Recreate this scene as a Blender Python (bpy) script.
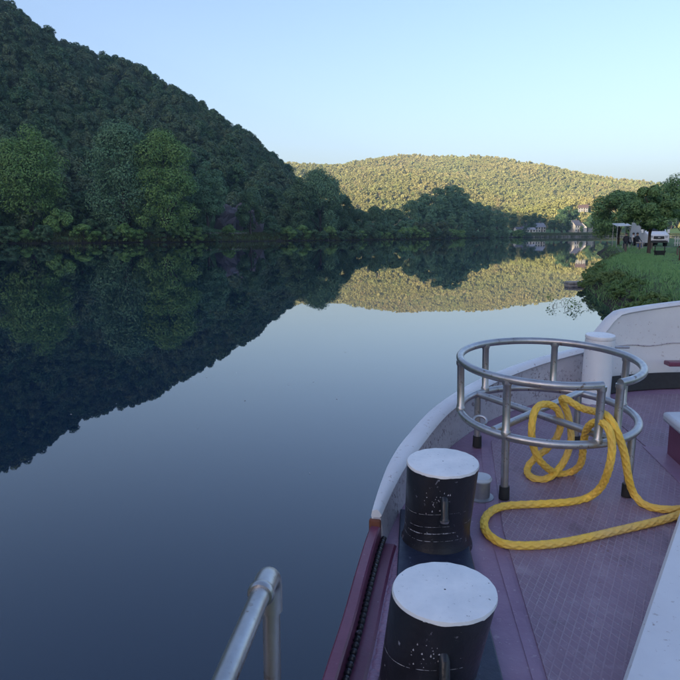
import bpy, bmesh, math, random
import numpy as np
from mathutils import Vector, Matrix

for o in list(bpy.data.objects):
    bpy.data.objects.remove(o)
scn = bpy.context.scene
COL = scn.collection
R = math.radians
random.seed(7)
RNG = np.random.default_rng(11)

# ------------------------------------------------------------------ camera
CAMZ = 2.3
cam_d = bpy.data.cameras.new('camera')
cam_d.lens = 36.0
cam_d.sensor_width = 36.0
cam_d.clip_start = 0.05
cam_d.clip_end = 12000
cam = bpy.data.objects.new('camera', cam_d)
COL.objects.link(cam)
cam.location = (0, 0, CAMZ)
cam.rotation_euler = (R(90 - 8.9), 0, 0)
scn.camera = cam

# ------------------------------------------------------------------ sky, sun, exposure
SUN_EL, SUN_AZ = 10.0, -138.0          # azimuth measured clockwise from +Y
world = bpy.data.worlds.new('World')
scn.world = world
world.use_nodes = True
wn = world.node_tree
wn.nodes.clear()
sky = wn.nodes.new('ShaderNodeTexSky')
sky.sky_type = 'NISHITA'
sky.sun_disc = False
sky.sun_elevation = R(SUN_EL)
sky.sun_rotation = R(SUN_AZ)
sky.air_density = 1.1
sky.dust_density = 1.8
sky.ozone_density = 2.35
bg = wn.nodes.new('ShaderNodeBackground')
bg.inputs['Strength'].default_value = 0.15
wo = wn.nodes.new('ShaderNodeOutputWorld')
# the phone's white balance: the whole sky a touch less green
tint = wn.nodes.new('ShaderNodeMix')
tint.data_type = 'RGBA'
tint.blend_type = 'MULTIPLY'
tint.inputs['Factor'].default_value = 1.0
tint.inputs[7].default_value = (1.04, 0.93, 1.04, 1)
wn.links.new(sky.outputs[0], tint.inputs[6])
wn.links.new(tint.outputs[2], bg.inputs[0])
wn.links.new(bg.outputs[0], wo.inputs[0])

sun_d = bpy.data.lights.new('sun', 'SUN')
sun_d.energy = 5.0
sun_d.angle = R(0.5)
sun_d.color = (1.0, 0.85, 0.62)
sun = bpy.data.objects.new('sun', sun_d)
COL.objects.link(sun)
SUNV = Vector((math.sin(R(SUN_AZ)) * math.cos(R(SUN_EL)),
               math.cos(R(SUN_AZ)) * math.cos(R(SUN_EL)), math.sin(R(SUN_EL))))
sun.rotation_euler = SUNV.to_track_quat('Z', 'Y').to_euler()
sun.location = SUNV * 400

scn.view_settings.view_transform = 'Standard'
scn.view_settings.look = 'None'
scn.view_settings.gamma = 1.0
scn.view_settings.use_curve_mapping = False
scn.view_settings.exposure = 1.36
scn.render.engine = 'CYCLES'
try:
    scn.cycles.max_bounces = 6
    scn.cycles.transparent_max_bounces = 4
except Exception:
    pass

# ================================================================== helpers
ORG = {}


def tag(o, label=None, cat=None, group=None, kind=None):
    if label:
        o['label'] = label
    if cat:
        o['category'] = cat
    if group:
        o['group'] = group
    if kind:
        o['kind'] = kind
    return o


class MB:
    """Collects faces in world coordinates."""

    def __init__(self):
        self.v = []
        self.f = []

    def add(self, vs, fs):
        b = len(self.v)
        self.v.extend([tuple(map(float, p)) for p in vs])
        self.f.extend([tuple(i + b for i in f) for f in fs])
        return self

    def box(self, c, s, rz=0.0, rx=0.0, ry=0.0):
        m = Matrix.Translation(c) @ Matrix.Rotation(rz, 4, 'Z') @ Matrix.Rotation(rx, 4, 'X') @ Matrix.Rotation(ry, 4, 'Y')
        vs = [m @ Vector((sx * s[0] / 2, sy * s[1] / 2, sz * s[2] / 2)) for sx, sy, sz in
              ((-1, -1, -1), (1, -1, -1), (1, 1, -1), (-1, 1, -1), (-1, -1, 1), (1, -1, 1), (1, 1, 1), (-1, 1, 1))]
        return self.add(vs, [(0, 3, 2, 1), (4, 5, 6, 7), (0, 1, 5, 4), (1, 2, 6, 5), (2, 3, 7, 6), (3, 0, 4, 7)])

    def tube(self, path, rad, n=10, cap=True, closed=False):
        pts = [Vector(p) for p in path]
        m = len(pts)
        rads = rad if isinstance(rad, (list, tuple)) else [rad] * m
        vs, fs = [], []
        prev = None
        for i, p in enumerate(pts):
            if closed:
                t = pts[(i + 1) % m] - pts[i - 1]
            else:
                t = pts[min(i + 1, m - 1)] - pts[max(i - 1, 0)]
            t.normalize()
            if prev is None:
                a = Vector((0, 0, 1)) if abs(t.z) < 0.9 else Vector((1, 0, 0))
                u = (a - t * a.dot(t)).normalized()
            else:
                u = (prev - t * prev.dot(t)).normalized()
            prev = u
            w = t.cross(u)
            for k in range(n):
                an = 2 * math.pi * k / n
                vs.append(p + (u * math.cos(an) + w * math.sin(an)) * rads[i])
        for i in range(m if closed else m - 1):
            j = (i + 1) % m
            for k in range(n):
                k2 = (k + 1) % n
                fs.append((i * n + k, i * n + k2, j * n + k2, j * n + k))
        if cap and not closed:
            fs.append(tuple(reversed(range(n))))
            fs.append(tuple(range((m - 1) * n, m * n)))
        return self.add(vs, fs)

    def lathe(self, base, axis, prof, n=40, shear=(0, 0, 0)):
        """prof: list of (radius, height along axis)"""
        ax = Vector(axis).normalized()
        a = Vector((1, 0, 0))
        u = (a - ax * a.dot(ax)).normalized()
        w = ax.cross(u)
        b = Vector(base)
        vs, fs = [], []
        for r, h in prof:
            for k in range(n):
                an = 2 * math.pi * k / n
                vs.append(b + ax * h + Vector(shear) * h + (u * math.cos(an) + w * math.sin(an)) * r)
        for i in range(len(prof) - 1):
            for k in range(n):
                k2 = (k + 1) % n
                fs.append((i * n + k, i * n + k2, (i + 1) * n + k2, (i + 1) * n + k))
        fs.append(tuple(reversed(range(n))))
        fs.append(tuple(range((len(prof) - 1) * n, len(prof) * n)))
        return self.add(vs, fs)

    def loft(self, sections, closed_section=True, cap=True):
        n = len(sections[0])
        vs = [p for s in sections for p in s]
        fs = []
        for i in range(len(sections) - 1):
            for k in range(n if closed_section else n - 1):
                k2 = (k + 1) % n
                fs.append((i * n + k, i * n + k2, (i + 1) * n + k2, (i + 1) * n + k))
        if cap and closed_section:
            fs.append(tuple(reversed(range(n))))
            m = len(sections) - 1
            fs.append(tuple(range(m * n, m * n + n)))
        return self.add(vs, fs)

    def prism(self, poly, z0, z1):
        n = len(poly)
        vs = [(x, y, z0) for x, y in poly] + [(x, y, z1) for x, y in poly]
        fs = [tuple(reversed(range(n))), tuple(range(n, 2 * n))]
        fs += [(k, (k + 1) % n, n + (k + 1) % n, n + k) for k in range(n)]
        return self.add(vs, fs)

    def build(self, name, mat, parent=None, origin=None, smooth=40, bevel=0.0, fix=True):
        v = np.array(self.v, dtype=float)
        if origin is None:
            origin = (float(v[:, 0].mean()), float(v[:, 1].mean()), float(v[:, 2].min()))
        me = bpy.data.meshes.new(name)
        me.from_pydata([tuple(p) for p in (v - np.array(origin))], [], self.f)
        return finish(name, me, mat, parent, origin, smooth, bevel, fix)


def finish(name, me, mat, parent, origin, smooth=40, bevel=0.0, fix=True):
    if fix:
        bm = bmesh.new()
        bm.from_mesh(me)
        bmesh.ops.recalc_face_normals(bm, faces=bm.faces)
        bm.to_mesh(me)
        bm.free()
    me.materials.append(mat)
    if smooth:
        me.polygons.foreach_set('use_smooth', [True] * len(me.polygons))
        me.set_sharp_from_angle(angle=R(smooth))
    me.update()
    o = bpy.data.objects.new(name, me)
    COL.objects.link(o)
    po = ORG[parent.name] if parent else (0, 0, 0)
    o.location = tuple(origin[i] - po[i] for i in range(3))
    o.parent = parent
    ORG[o.name] = origin
    if bevel:
        b = o.modifiers.new('bevel', 'BEVEL')
        b.width = bevel
        b.segments = 2
        b.limit_method = 'ANGLE'
        b.angle_limit = R(35)
    return o


def empty(name, loc, label=None, cat=None, group=None):
    e = bpy.data.objects.new(name, None)
    e.empty_display_size = 0.3
    COL.objects.link(e)
    e.location = loc
    ORG[e.name] = tuple(loc)
    return tag(e, label, cat, group)


def raw_mesh(name, v, f):
    """numpy vertices and equal-sized faces to a mesh, fast"""
    me = bpy.data.meshes.new(name)
    v = np.ascontiguousarray(v, dtype=np.float32)
    f = np.ascontiguousarray(f, dtype=np.int32)
    k = f.shape[1]
    me.vertices.add(len(v))
    me.vertices.foreach_set('co', v.ravel())
    me.loops.add(f.size)
    me.loops.foreach_set('vertex_index', f.ravel())
    me.polygons.add(len(f))
    me.polygons.foreach_set('loop_start', np.arange(0, f.size, k, dtype=np.int32))
    me.polygons.foreach_set('loop_total', np.full(len(f), k, dtype=np.int32))
    me.update(calc_edges=True)
    return me


def copy_tree(o, parent=None):
    c = o.copy()
    COL.objects.link(c)
    c.parent = parent
    for ch in list(o.children):
        copy_tree(ch, c)
    return c


# ------------------------------------------------------------------ node helpers
class NT:
    def __init__(self, name):
        self.m = bpy.data.materials.new(name)
        self.m.use_nodes = True
        self.t = self.m.node_tree
        self.t.nodes.clear()
        self.out = self.t.nodes.new('ShaderNodeOutputMaterial')
        self._co = None

    def n(self, typ, **kw):
        nd = self.t.nodes.new(typ)
        for k, v in kw.items():
            setattr(nd, k, v)
        return nd

    def put(self, sock, val):
        if hasattr(val, 'is_linked') or hasattr(val, 'links'):
            self.t.links.new(val, sock)
        elif isinstance(val, (tuple, list)) and len(val) == 3 and sock.type == 'RGBA':
            sock.default_value = (*val, 1)
        else:
            sock.default_value = val

    def co(self):
        if self._co is None:
            self._co = self.n('ShaderNodeTexCoord').outputs['Object']
        return self._co

    def math(self, op, a, b=0.0, clamp=False):
        nd = self.n('ShaderNodeMath', operation=op)
        nd.use_clamp = clamp
        self.put(nd.inputs[0], a)
        self.put(nd.inputs[1], b)
        return nd.outputs[0]

    def noise(self, scale, detail=4, rough=0.55, vec=None, dist=0.0):
        nd = self.n('ShaderNodeTexNoise')
        self.put(nd.inputs['Vector'], vec if vec is not None else self.co())
        nd.inputs['Scale'].default_value = scale
        nd.inputs['Detail'].default_value = detail
        nd.inputs['Roughness'].default_value = rough
        nd.inputs['Distortion'].default_value = dist
        return nd.outputs['Fac']

    def ramp(self, fac, lo, hi):
        nd = self.n('ShaderNodeMapRange')
        nd.clamp = True
        self.put(nd.inputs['Value'], fac)
        nd.inputs['From Min'].default_value = lo
        nd.inputs['From Max'].default_value = hi
        return nd.outputs[0]

    def mix(self, fac, a, b):
        nd = self.n('ShaderNodeMix', data_type='RGBA')
        self.put(nd.inputs['Factor'], fac)
        self.put(nd.inputs[6], a)
        self.put(nd.inputs[7], b)
        return nd.outputs[2]

    def scalevec(self, s, vec=None):
        nd = self.n('ShaderNodeMapping')
        self.put(nd.inputs['Vector'], vec if vec is not None else self.co())
        nd.inputs['Scale'].default_value = s
        return nd.outputs[0]

    def bump(self, height, strength=0.3, dist=0.01, normal=None):
        nd = self.n('ShaderNodeBump')
        nd.inputs['Strength'].default_value = strength
        nd.inputs['Distance'].default_value = dist
        self.put(nd.inputs['Height'], height)
        if normal is not None:
            self.put(nd.inputs['Normal'], normal)
        return nd.outputs[0]

    def bsdf(self, color, rough=0.5, metal=0.0, normal=None, spec=0.5):
        p = self.n('ShaderNodeBsdfPrincipled')
        self.put(p.inputs['Base Color'], color)
        self.put(p.inputs['Roughness'], rough)
        self.put(p.inputs['Metallic'], metal)
        p.inputs['Specular IOR Level'].default_value = spec
        if normal is not None:
            self.put(p.inputs['Normal'], normal)
        self.t.links.new(p.outputs[0], self.out.inputs['Surface'])
        return p


def paint(name, c1, c2, rough=0.5, scale=3.0, spots=None, spot_scale=40, spot_lo=0.66, bump=0.15, bscale=60, metal=0.0, spec=0.5):
    """worn paint: two mottled tones, specks of a third, fine relief"""
    t = NT(name)
    f = t.ramp(t.noise(scale, 6, 0.6), 0.3, 0.7)
    c = t.mix(f, c1, c2)
    if spots is not None:
        s = t.ramp(t.noise(spot_scale, 3, 0.6), spot_lo, spot_lo + 0.05)
        g = t.ramp(t.noise(scale * 2.3, 3, 0.5), 0.4, 0.62)
        c = t.mix(t.math('MULTIPLY', s, g), c, spots)
    nb = t.bump(t.noise(bscale, 4, 0.6), bump, 0.004)
    rr = t.math('ADD', t.math('MULTIPLY', t.noise(scale * 4, 3), 0.25), rough - 0.12)
    t.bsdf(c, rr, metal, nb, spec)
    return t.m


def leaf_mat(name, c1, c2, c3, nscale=0.5, trans=0.14):
    t = NT(name)
    oi = t.n('ShaderNodeObjectInfo')
    f = t.ramp(t.noise(nscale, 3, 0.6), 0.32, 0.68)
    c = t.mix(f, c1, c2)
    c = t.mix(t.math('MULTIPLY', oi.outputs['Random'], 0.75), c, c3)
    geo = t.n('ShaderNodeNewGeometry')
    c = t.mix(t.math('MULTIPLY', geo.outputs['Random Per Island'], 0.18), c, tuple(x * 0.6 for x in c1))
    p = t.bsdf(c, 0.6, 0.0, None, 0.25)
    tr = t.n('ShaderNodeBsdfTranslucent')
    t.put(tr.inputs['Color'], c)
    mx = t.n('ShaderNodeMixShader')
    mx.inputs[0].default_value = trans
    t.t.links.new(p.outputs[0], mx.inputs[1])
    t.t.links.new(tr.outputs[0], mx.inputs[2])
    t.t.links.new(mx.outputs[0], t.out.inputs['Surface'])
    return t.m


def plain(name, c, rough=0.6, metal=0.0, var=0.25, scale=8.0):
    return paint(name, c, tuple(x * (1 - var) for x in c), rough, scale, metal=metal, bump=0.1)


# ================================================================== materials
M = {}
M['white'] = paint('white_paint', (0.66, 0.68, 0.70), (0.56, 0.57, 0.60), 0.4, 2.2, (0.30, 0.26, 0.26), 40, 0.63, 0.2)
M['white_dirty'] = paint('white_paint_weathered', (0.50, 0.49, 0.52), (0.34, 0.32, 0.36), 0.5, 3.2, (0.16, 0.13, 0.15), 46, 0.55, 0.4)
M['cap_white'] = paint('bollard_cap_paint', (0.80, 0.80, 0.80), (0.64, 0.66, 0.68), 0.42, 9.0, (0.05, 0.05, 0.06), 75, 0.67, 0.2, 90)
M['black'] = paint('black_paint', (0.012, 0.013, 0.017), (0.022, 0.024, 0.034), 0.36, 5.0, (0.32, 0.32, 0.38), 34, 0.66, 0.3, 40)
M['blueblack'] = paint('blue_black_paint', (0.022, 0.032, 0.065), (0.012, 0.016, 0.035), 0.35, 4.0, (0.10, 0.12, 0.18), 40, 0.66, 0.3, 50)
M['purple'] = paint('deck_paint', (0.190, 0.108, 0.185), (0.285, 0.190, 0.275), 0.42, 5.0, (0.34, 0.26, 0.32), 45, 0.62, 0.8, 26)
M['purple_dark'] = paint('rail_paint', (0.120, 0.030, 0.065), (0.170, 0.055, 0.100), 0.33, 5.0, (0.35, 0.30, 0.34), 50, 0.68, 0.2)
M['rust'] = paint('rust', (0.16, 0.055, 0.03), (0.08, 0.03, 0.02), 0.8, 12, bump=0.5)
M['steel'] = paint('stainless_steel', (0.50, 0.50, 0.51), (0.34, 0.33, 0.34), 0.36, 9, (0.20, 0.15, 0.12), 30, 0.62, 0.12, 120, 0.85)
M['galv'] = paint('galvanised_pipe', (0.42, 0.43, 0.46), (0.30, 0.30, 0.32), 0.42, 9, bump=0.15, metal=0.75)
M['rubber'] = plain('black_rubber', (0.02, 0.02, 0.022), 0.7)
M['grey_top'] = paint('grey_hatch_paint', (0.52, 0.56, 0.60), (0.44, 0.47, 0.52), 0.45, 4, (0.2, 0.2, 0.2), 40, 0.68)


def tread_mat():
    t = NT('tread_plate_paint')
    sx = t.n('ShaderNodeSeparateXYZ')
    t.put(sx.inputs[0], t.co())
    x, y = sx.outputs[0], sx.outputs[1]

    def ridge(ang, sp):
        u = t.math('ADD', t.math('MULTIPLY', x, math.cos(ang) / sp), t.math('MULTIPLY', y, math.sin(ang) / sp))
        d = t.math('ABSOLUTE', t.math('SUBTRACT', t.math('FRACT', u), 0.5))
        return t.ramp(d, 0.37, 0.46)
    rd = t.math('MAXIMUM', ridge(R(28), 0.031), ridge(R(152), 0.031))
    worn = t.ramp(t.noise(2.6, 6, 0.65), 0.38, 0.60)
    fine = t.ramp(t.noise(26, 4, 0.7), 0.35, 0.62)
    rd2 = t.math('MULTIPLY', t.math('MULTIPLY', rd, t.math('ADD', t.math('MULTIPLY', worn, 0.75), 0.25)), t.math('ADD', t.math('MULTIPLY', fine, 0.6), 0.4))
    f = t.ramp(t.noise(1.7, 6, 0.65), 0.3, 0.7)
    c = t.mix(f, (0.185, 0.118, 0.172), (0.260, 0.178, 0.240))
    blot = t.ramp(t.noise(7.0, 6, 0.7), 0.52, 0.70)
    c = t.mix(t.math('MULTIPLY', blot, 0.6), c, (0.34, 0.27, 0.33))
    dirt = t.ramp(t.noise(3.1, 7, 0.72, None, 0.6), 0.55, 0.68)
    c = t.mix(t.math('MULTIPLY', dirt, 0.65), c, (0.095, 0.060, 0.085))
    c = t.mix(t.math('MULTIPLY', rd2, 0.62), c, (0.43, 0.36, 0.42))
    sp = t.ramp(t.noise(80, 2), 0.69, 0.73)
    c = t.mix(t.math('MULTIPLY', sp, 0.5), c, (0.5, 0.47, 0.5))
    rs = t.math('MULTIPLY', t.ramp(t.noise(38, 3), 0.68, 0.72), t.ramp(t.noise(1.3, 3), 0.52, 0.6))
    c = t.mix(rs, c, (0.17, 0.07, 0.04))
    h = t.math('ADD', t.math('MULTIPLY', rd2, 1.0), t.math('MULTIPLY', t.noise(45, 5, 0.7), 0.7))
    nb = t.bump(h, 0.8, 0.004)
    rr = t.math('ADD', t.math('MULTIPLY', t.noise(6, 3), 0.25), 0.32)
    t.bsdf(c, rr, 0.0, nb)
    return t.m


M['tread'] = tread_mat()


def rope_mat():
    t = NT('yellow_rope')
    f = t.ramp(t.noise(9, 4), 0.35, 0.7)
    c = t.mix(f, (0.88, 0.57, 0.085), (0.76, 0.50, 0.12))
    g = t.ramp(t.noise(1.6, 3), 0.5, 0.72)
    c = t.mix(t.math('MULTIPLY', g, 0.6), c, (0.56, 0.43, 0.24))
    t.bsdf(c, 0.75, 0.0, t.bump(t.noise(220, 3), 0.5, 0.003), 0.2)
    return t.m


M['rope'] = rope_mat()


def water_mat():
    t = NT('river_water')
    geo = t.n('ShaderNodeNewGeometry')
    v = geo.outputs['Position']
    a = t.noise(0.9, 3, 0.5, t.scalevec((0.35, 1.0, 1.0), v))
    b = t.noise(0.05, 2, 0.5, v)
    breeze = t.ramp(t.noise(0.012, 3, 0.5, t.scalevec((0.5, 1.0, 1.0), v)), 0.45, 0.7)
    a = t.math('MULTIPLY', a, t.math('ADD', t.math('MULTIPLY', breeze, 0.5), 0.15))
    h = t.math('ADD', a, t.math('MULTIPLY', b, 1.0))
    nb = t.bump(h, 0.3, 0.012)
    p = t.bsdf((0.0020, 0.0135, 0.0370), 0.010, 0.0, nb, 0.5)
    p.inputs['IOR'].default_value = 1.62
    return t.m


M['water'] = water_mat()


def ground_mat():
    t = NT('ground_cover')
    geo = t.n('ShaderNodeNewGeometry')
    v = geo.outputs['Position']
    c = t.mix(t.ramp(t.noise(0.06, 5, 0.6, v), 0.35, 0.65), (0.055, 0.090, 0.034), (0.100, 0.160, 0.058))
    c = t.mix(t.ramp(t.noise(1.3, 5, 0.65, v), 0.4, 0.7), c, (0.165, 0.290, 0.115))
    sz = t.n('ShaderNodeSeparateXYZ')
    t.put(sz.inputs[0], v)
    edge_h = t.math('ADD', sz.outputs[2], t.math('MULTIPLY', t.noise(0.9, 4, 0.6, v), 0.5))
    c = t.mix(t.ramp(edge_h, 1.25, 0.75), c, (0.048, 0.042, 0.032))      # wet mud at the waterline
    t.bsdf(c, 0.9, 0.0, t.bump(t.noise(3.0, 5, 0.7, v), 0.6, 0.15), 0.1)
    return t.m


M['ground'] = ground_mat()
M['grass'] = leaf_mat('lawn_grass', (0.200, 0.390, 0.150), (0.245, 0.430, 0.165), (0.225, 0.390, 0.150), 0.6, 0.35)
M['reed'] = leaf_mat('bank_grass', (0.075, 0.115, 0.030), (0.110, 0.140, 0.045), (0.120, 0.130, 0.050), 0.15, 0.3)
M['weed'] = leaf_mat('weed_leaf', (0.140, 0.265, 0.095), (0.190, 0.320, 0.105), (0.215, 0.285, 0.105), 1.0, 0.35)
M['leaf_a'] = leaf_mat('broadleaf_dark', (0.078, 0.156, 0.072), (0.120, 0.205, 0.086), (0.102, 0.180, 0.082), 0.25)
M['leaf_c'] = leaf_mat('broadleaf_bluish', (0.118, 0.232, 0.118), (0.168, 0.290, 0.142), (0.145, 0.255, 0.128), 0.25)
M['leaf_b'] = leaf_mat('broadleaf_bright', (0.150, 0.285, 0.076), (0.210, 0.345, 0.094), (0.180, 0.300, 0.084), 0.25)
M['leaf_hill'] = leaf_mat('hill_leaf', (0.062, 0.142, 0.062), (0.104, 0.196, 0.076), (0.165, 0.205, 0.102), 0.12)


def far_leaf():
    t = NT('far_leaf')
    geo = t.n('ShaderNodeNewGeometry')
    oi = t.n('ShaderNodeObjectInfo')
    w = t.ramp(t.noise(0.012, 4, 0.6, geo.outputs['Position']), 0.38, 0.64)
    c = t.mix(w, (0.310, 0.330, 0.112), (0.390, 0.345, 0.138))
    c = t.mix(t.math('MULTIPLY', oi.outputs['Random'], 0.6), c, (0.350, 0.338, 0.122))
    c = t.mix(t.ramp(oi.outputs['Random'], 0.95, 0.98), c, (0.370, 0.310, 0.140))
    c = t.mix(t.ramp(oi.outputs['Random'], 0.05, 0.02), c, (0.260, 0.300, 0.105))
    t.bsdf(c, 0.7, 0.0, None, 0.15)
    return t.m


M['leaf_far'] = far_leaf()
M['leaf_pale'] = leaf_mat('willow_leaf', (0.075, 0.115, 0.050), (0.105, 0.145, 0.065), (0.095, 0.130, 0.060), 0.3)
M['leaf_right'] = leaf_mat('street_tree_leaf', (0.130, 0.245, 0.092), (0.175, 0.300, 0.108), (0.155, 0.262, 0.098), 0.6)
M['bark'] = paint('bark', (0.075, 0.055, 0.045), (0.045, 0.034, 0.028), 0.9, 6, bump=0.8, bscale=14)
M['rock'] = paint('purple_slate_rock', (0.105, 0.088, 0.094), (0.062, 0.052, 0.058), 0.85, 0.35, (0.16, 0.14, 0.13), 1.2, 0.6, 0.9, 1.5)
M['stone'] = paint('pale_stone', (0.34, 0.32, 0.29), (0.25, 0.24, 0.22), 0.85, 1.5, bump=0.5, bscale=8)
M['render'] = paint('house_render', (0.62, 0.58, 0.52), (0.54, 0.50, 0.45), 0.8, 0.8, bump=0.2, bscale=6)
M['slate'] = paint('roof_slate', (0.085, 0.085, 0.105), (0.13, 0.125, 0.15), 0.55, 1.5, bump=0.4, bscale=5)
M['slate_pale'] = paint('roof_pale', (0.36, 0.36, 0.40), (0.28, 0.28, 0.32), 0.5, 1.5, bump=0.3, bscale=5)
M['tile'] = paint('roof_tile', (0.16, 0.10, 0.08), (0.12, 0.08, 0.07), 0.7, 1.5, bump=0.3, bscale=5)
M['glass'] = plain('window_glass', (0.02, 0.025, 0.03), 0.08)
M['van_white'] = plain('van_white', (0.74, 0.75, 0.76), 0.25, var=0.06)
M['van_dark'] = plain('van_dark_trim', (0.018, 0.02, 0.024), 0.4)
M['lamp'] = plain('headlamp_lens', (0.45, 0.47, 0.50), 0.12)
M['wood'] = paint('grey_wood', (0.14, 0.11, 0.085), (0.085, 0.065, 0.05), 0.85, 8, bump=0.4)
M['wood_white'] = plain('white_wood', (0.62, 0.62, 0.60), 0.6)
M['dark_metal'] = plain('dark_metal', (0.025, 0.025, 0.028), 0.5, 0.3)
M['skin'] = plain('skin', (0.42, 0.26, 0.19), 0.55, var=0.08)
M['cloth_dark'] = plain('dark_cloth', (0.018, 0.019, 0.024), 0.9)
M['cloth_pale'] = plain('pale_cloth', (0.50, 0.47, 0.44), 0.9)
M['cloth_blue'] = plain('blue_cloth', (0.03, 0.09, 0.32), 0.85)
M['hair'] = plain('hair', (0.035, 0.022, 0.016), 0.7)
M['pylon'] = plain('pylon_steel', (0.30, 0.30, 0.31), 0.6)
M['tarmac'] = plain('lane_tarmac', (0.16, 0.155, 0.15), 0.85)

# ================================================================== terrain
LB = np.array([(-235, -1200), (-232, -300), (-212, -80), (-155, 80), (-110, 128), (-83, 156), (-59, 173), (-38, 192), (0, 243),
               (34, 292), (62, 345), (93, 402), (147, 462), (230, 505), (340, 535), (520, 560), (900, 560)], float)
RB = np.array([(-90, -1200), (-85, -300), (-55, -120), (-22, -40), (-5, -4), (3.0, 7), (6.2, 14), (8.3, 21), (10.4, 29), (12.6, 35), (16.2, 43),
               (21.5, 54), (24.6, 64), (28.8, 77), (41, 106), (75, 168), (140, 255), (235, 345), (400, 420), (520, 440), (900, 450)], float)


def poly_dist(px, py, pl):
    best = np.full(px.shape, 1e9)
    for (x0, y0), (x1, y1) in zip(pl[:-1, :2], pl[1:, :2]):
        dx, dy = x1 - x0, y1 - y0
        t = np.clip(((px - x0) * dx + (py - y0) * dy) / (dx * dx + dy * dy), 0, 1)
        best = np.minimum(best, np.hypot(px - x0 - t * dx, py - y0 - t * dy))
    return best


def inside(px, py, poly):
    r = np.zeros(px.shape, bool)
    n = len(poly)
    for i in range(n):
        x0, y0 = poly[i]
        x1, y1 = poly[(i + 1) % n]
        c = ((y0 > py) != (y1 > py))
        xi = (x1 - x0) * (py - y0) / ((y1 - y0) if y1 != y0 else 1e-9) + x0
        r ^= c & (px < xi)
    return r


RIVER = np.concatenate([LB, RB[::-1]])


def sstep(a, b, x):
    t = np.clip((x - a) / (b - a), 0, 1)
    return t * t * (3 - 2 * t)


def ridge(px, py, pts, power=1.0):
    """pts: x, y, crest height, half width"""
    best = np.zeros(px.shape)
    pts = np.array(pts, float)
    for a, b in zip(pts[:-1], pts[1:]):
        d = b - a
        t = np.clip(((px - a[0]) * d[0] + (py - a[1]) * d[1]) / (d[0] ** 2 + d[1] ** 2), 0, 1)
        q = np.hypot(px - a[0] - t * d[0], py - a[1] - t * d[1])
        h = a[2] + t * d[2]
        w = a[3] + t * d[3]
        u = np.clip(1 - q / w, 0, 1)
        best = np.maximum(best, h * (0.45 * u + 0.55 * u * u * (3 - 2 * u)))
    return best


LEFT_RIDGE = [(4, 320, 0.5, 40), (-20, 344, 12, 72), (-47, 367, 29, 105), (-76, 383, 39, 145), (-103, 387, 53, 170), (-127, 379, 69, 185),
              (-157, 368, 92, 200), (-205, 340, 122, 200), (-320, 240, 165, 215), (-405, 80, 172, 260), (-440, -150, 164, 240), (-455, -450, 195, 235), (-455, -1200, 190, 230)]
LEFT_BACK = [(-157, 368, 89, 200), (-260, 450, 95, 170), (-330, 640, 95, 200), (-420, 900, 90, 240)]
FAR_RIDGE = [(-420, 1250, 60, 560), (-60, 1270, 114, 600), (110, 1290, 135, 620), (205, 1290, 132, 620), (290, 1270, 112, 600), (395, 1290, 86, 560),
             (560, 1330, 62, 540), (760, 1350, 40, 480)]
FAR_RIDGE2 = [(300, 2300, 150, 900), (620, 2200, 140, 900), (800, 2130, 132, 900), (1050, 2130, 112, 900), (1900, 2000, 115, 900)]
VILLAGE_RISE = [(120, 640, 8, 90), (215, 640, 22, 110), (420, 660, 30, 150)]
RIGHT_RISE = [(330, 150, 14, 160), (600, 200, 40, 300), (900, 120, 90, 500), (900, -500, 110, 600)]


def wob(x, y, s, ph=0.0):
    return (np.sin(x / s + ph) * np.cos(y / s * 1.17 + 1.3 * ph) + 0.5 * np.sin(x / s * 2.3 + y / s * 1.9 + ph * 2.1))


def height(px, py):
    px = np.asarray(px, float)
    py = np.asarray(py, float)
    dl = poly_dist(px, py, LB)
    dr = poly_dist(px, py, RB)
    ins = inside(px, py, RIVER)
    d = np.minimum(dl, dr)
    left = dl < dr
    bank_l = 0.15 + 1.5 * sstep(0, 4, d) + 1.6 * sstep(5, 16, d)
    bank_r = 0.0 + 1.02 * sstep(0.0, 1.5, d) + 0.08 * sstep(1.5, 6, d) + 0.25 * sstep(40, 120, d)
    h = np.where(left, bank_l, bank_r)
    hills = np.maximum(ridge(px, py, LEFT_RIDGE), ridge(px, py, LEFT_BACK)) * sstep(-12, 48, -px)
    hills = np.maximum(hills, ridge(px, py, FAR_RIDGE))
    hills = np.maximum(hills, ridge(px, py, FAR_RIDGE2))
    hills = np.maximum(hills, np.maximum(ridge(px, py, RIGHT_RISE), ridge(px, py, VILLAGE_RISE)))
    hills = hills + np.clip(hills / 60, 0, 1) * (2.2 * wob(px, py, 33) + 4.0 * wob(px, py, 90, 1.0))
    far = np.hypot(px, py) > 600
    hills = hills + np.where(far, np.clip(hills / 50, 0, 1) * (6.0 * wob(px, py, 150, 0.4) + 4.0 * wob(px + 0.4 * py, py, 62, 2.0)), 0)
    h = h + hills * sstep(9, 34, d)
    return np.where(ins, -0.15 - np.minimum(2.5, d * 0.35), h)


def axis(parts):
    out = []
    for a, b, s in parts:
        out.extend(list(np.arange(a, b, s)))
    out.append(parts[-1][1])
    return np.array(out, float)


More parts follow.
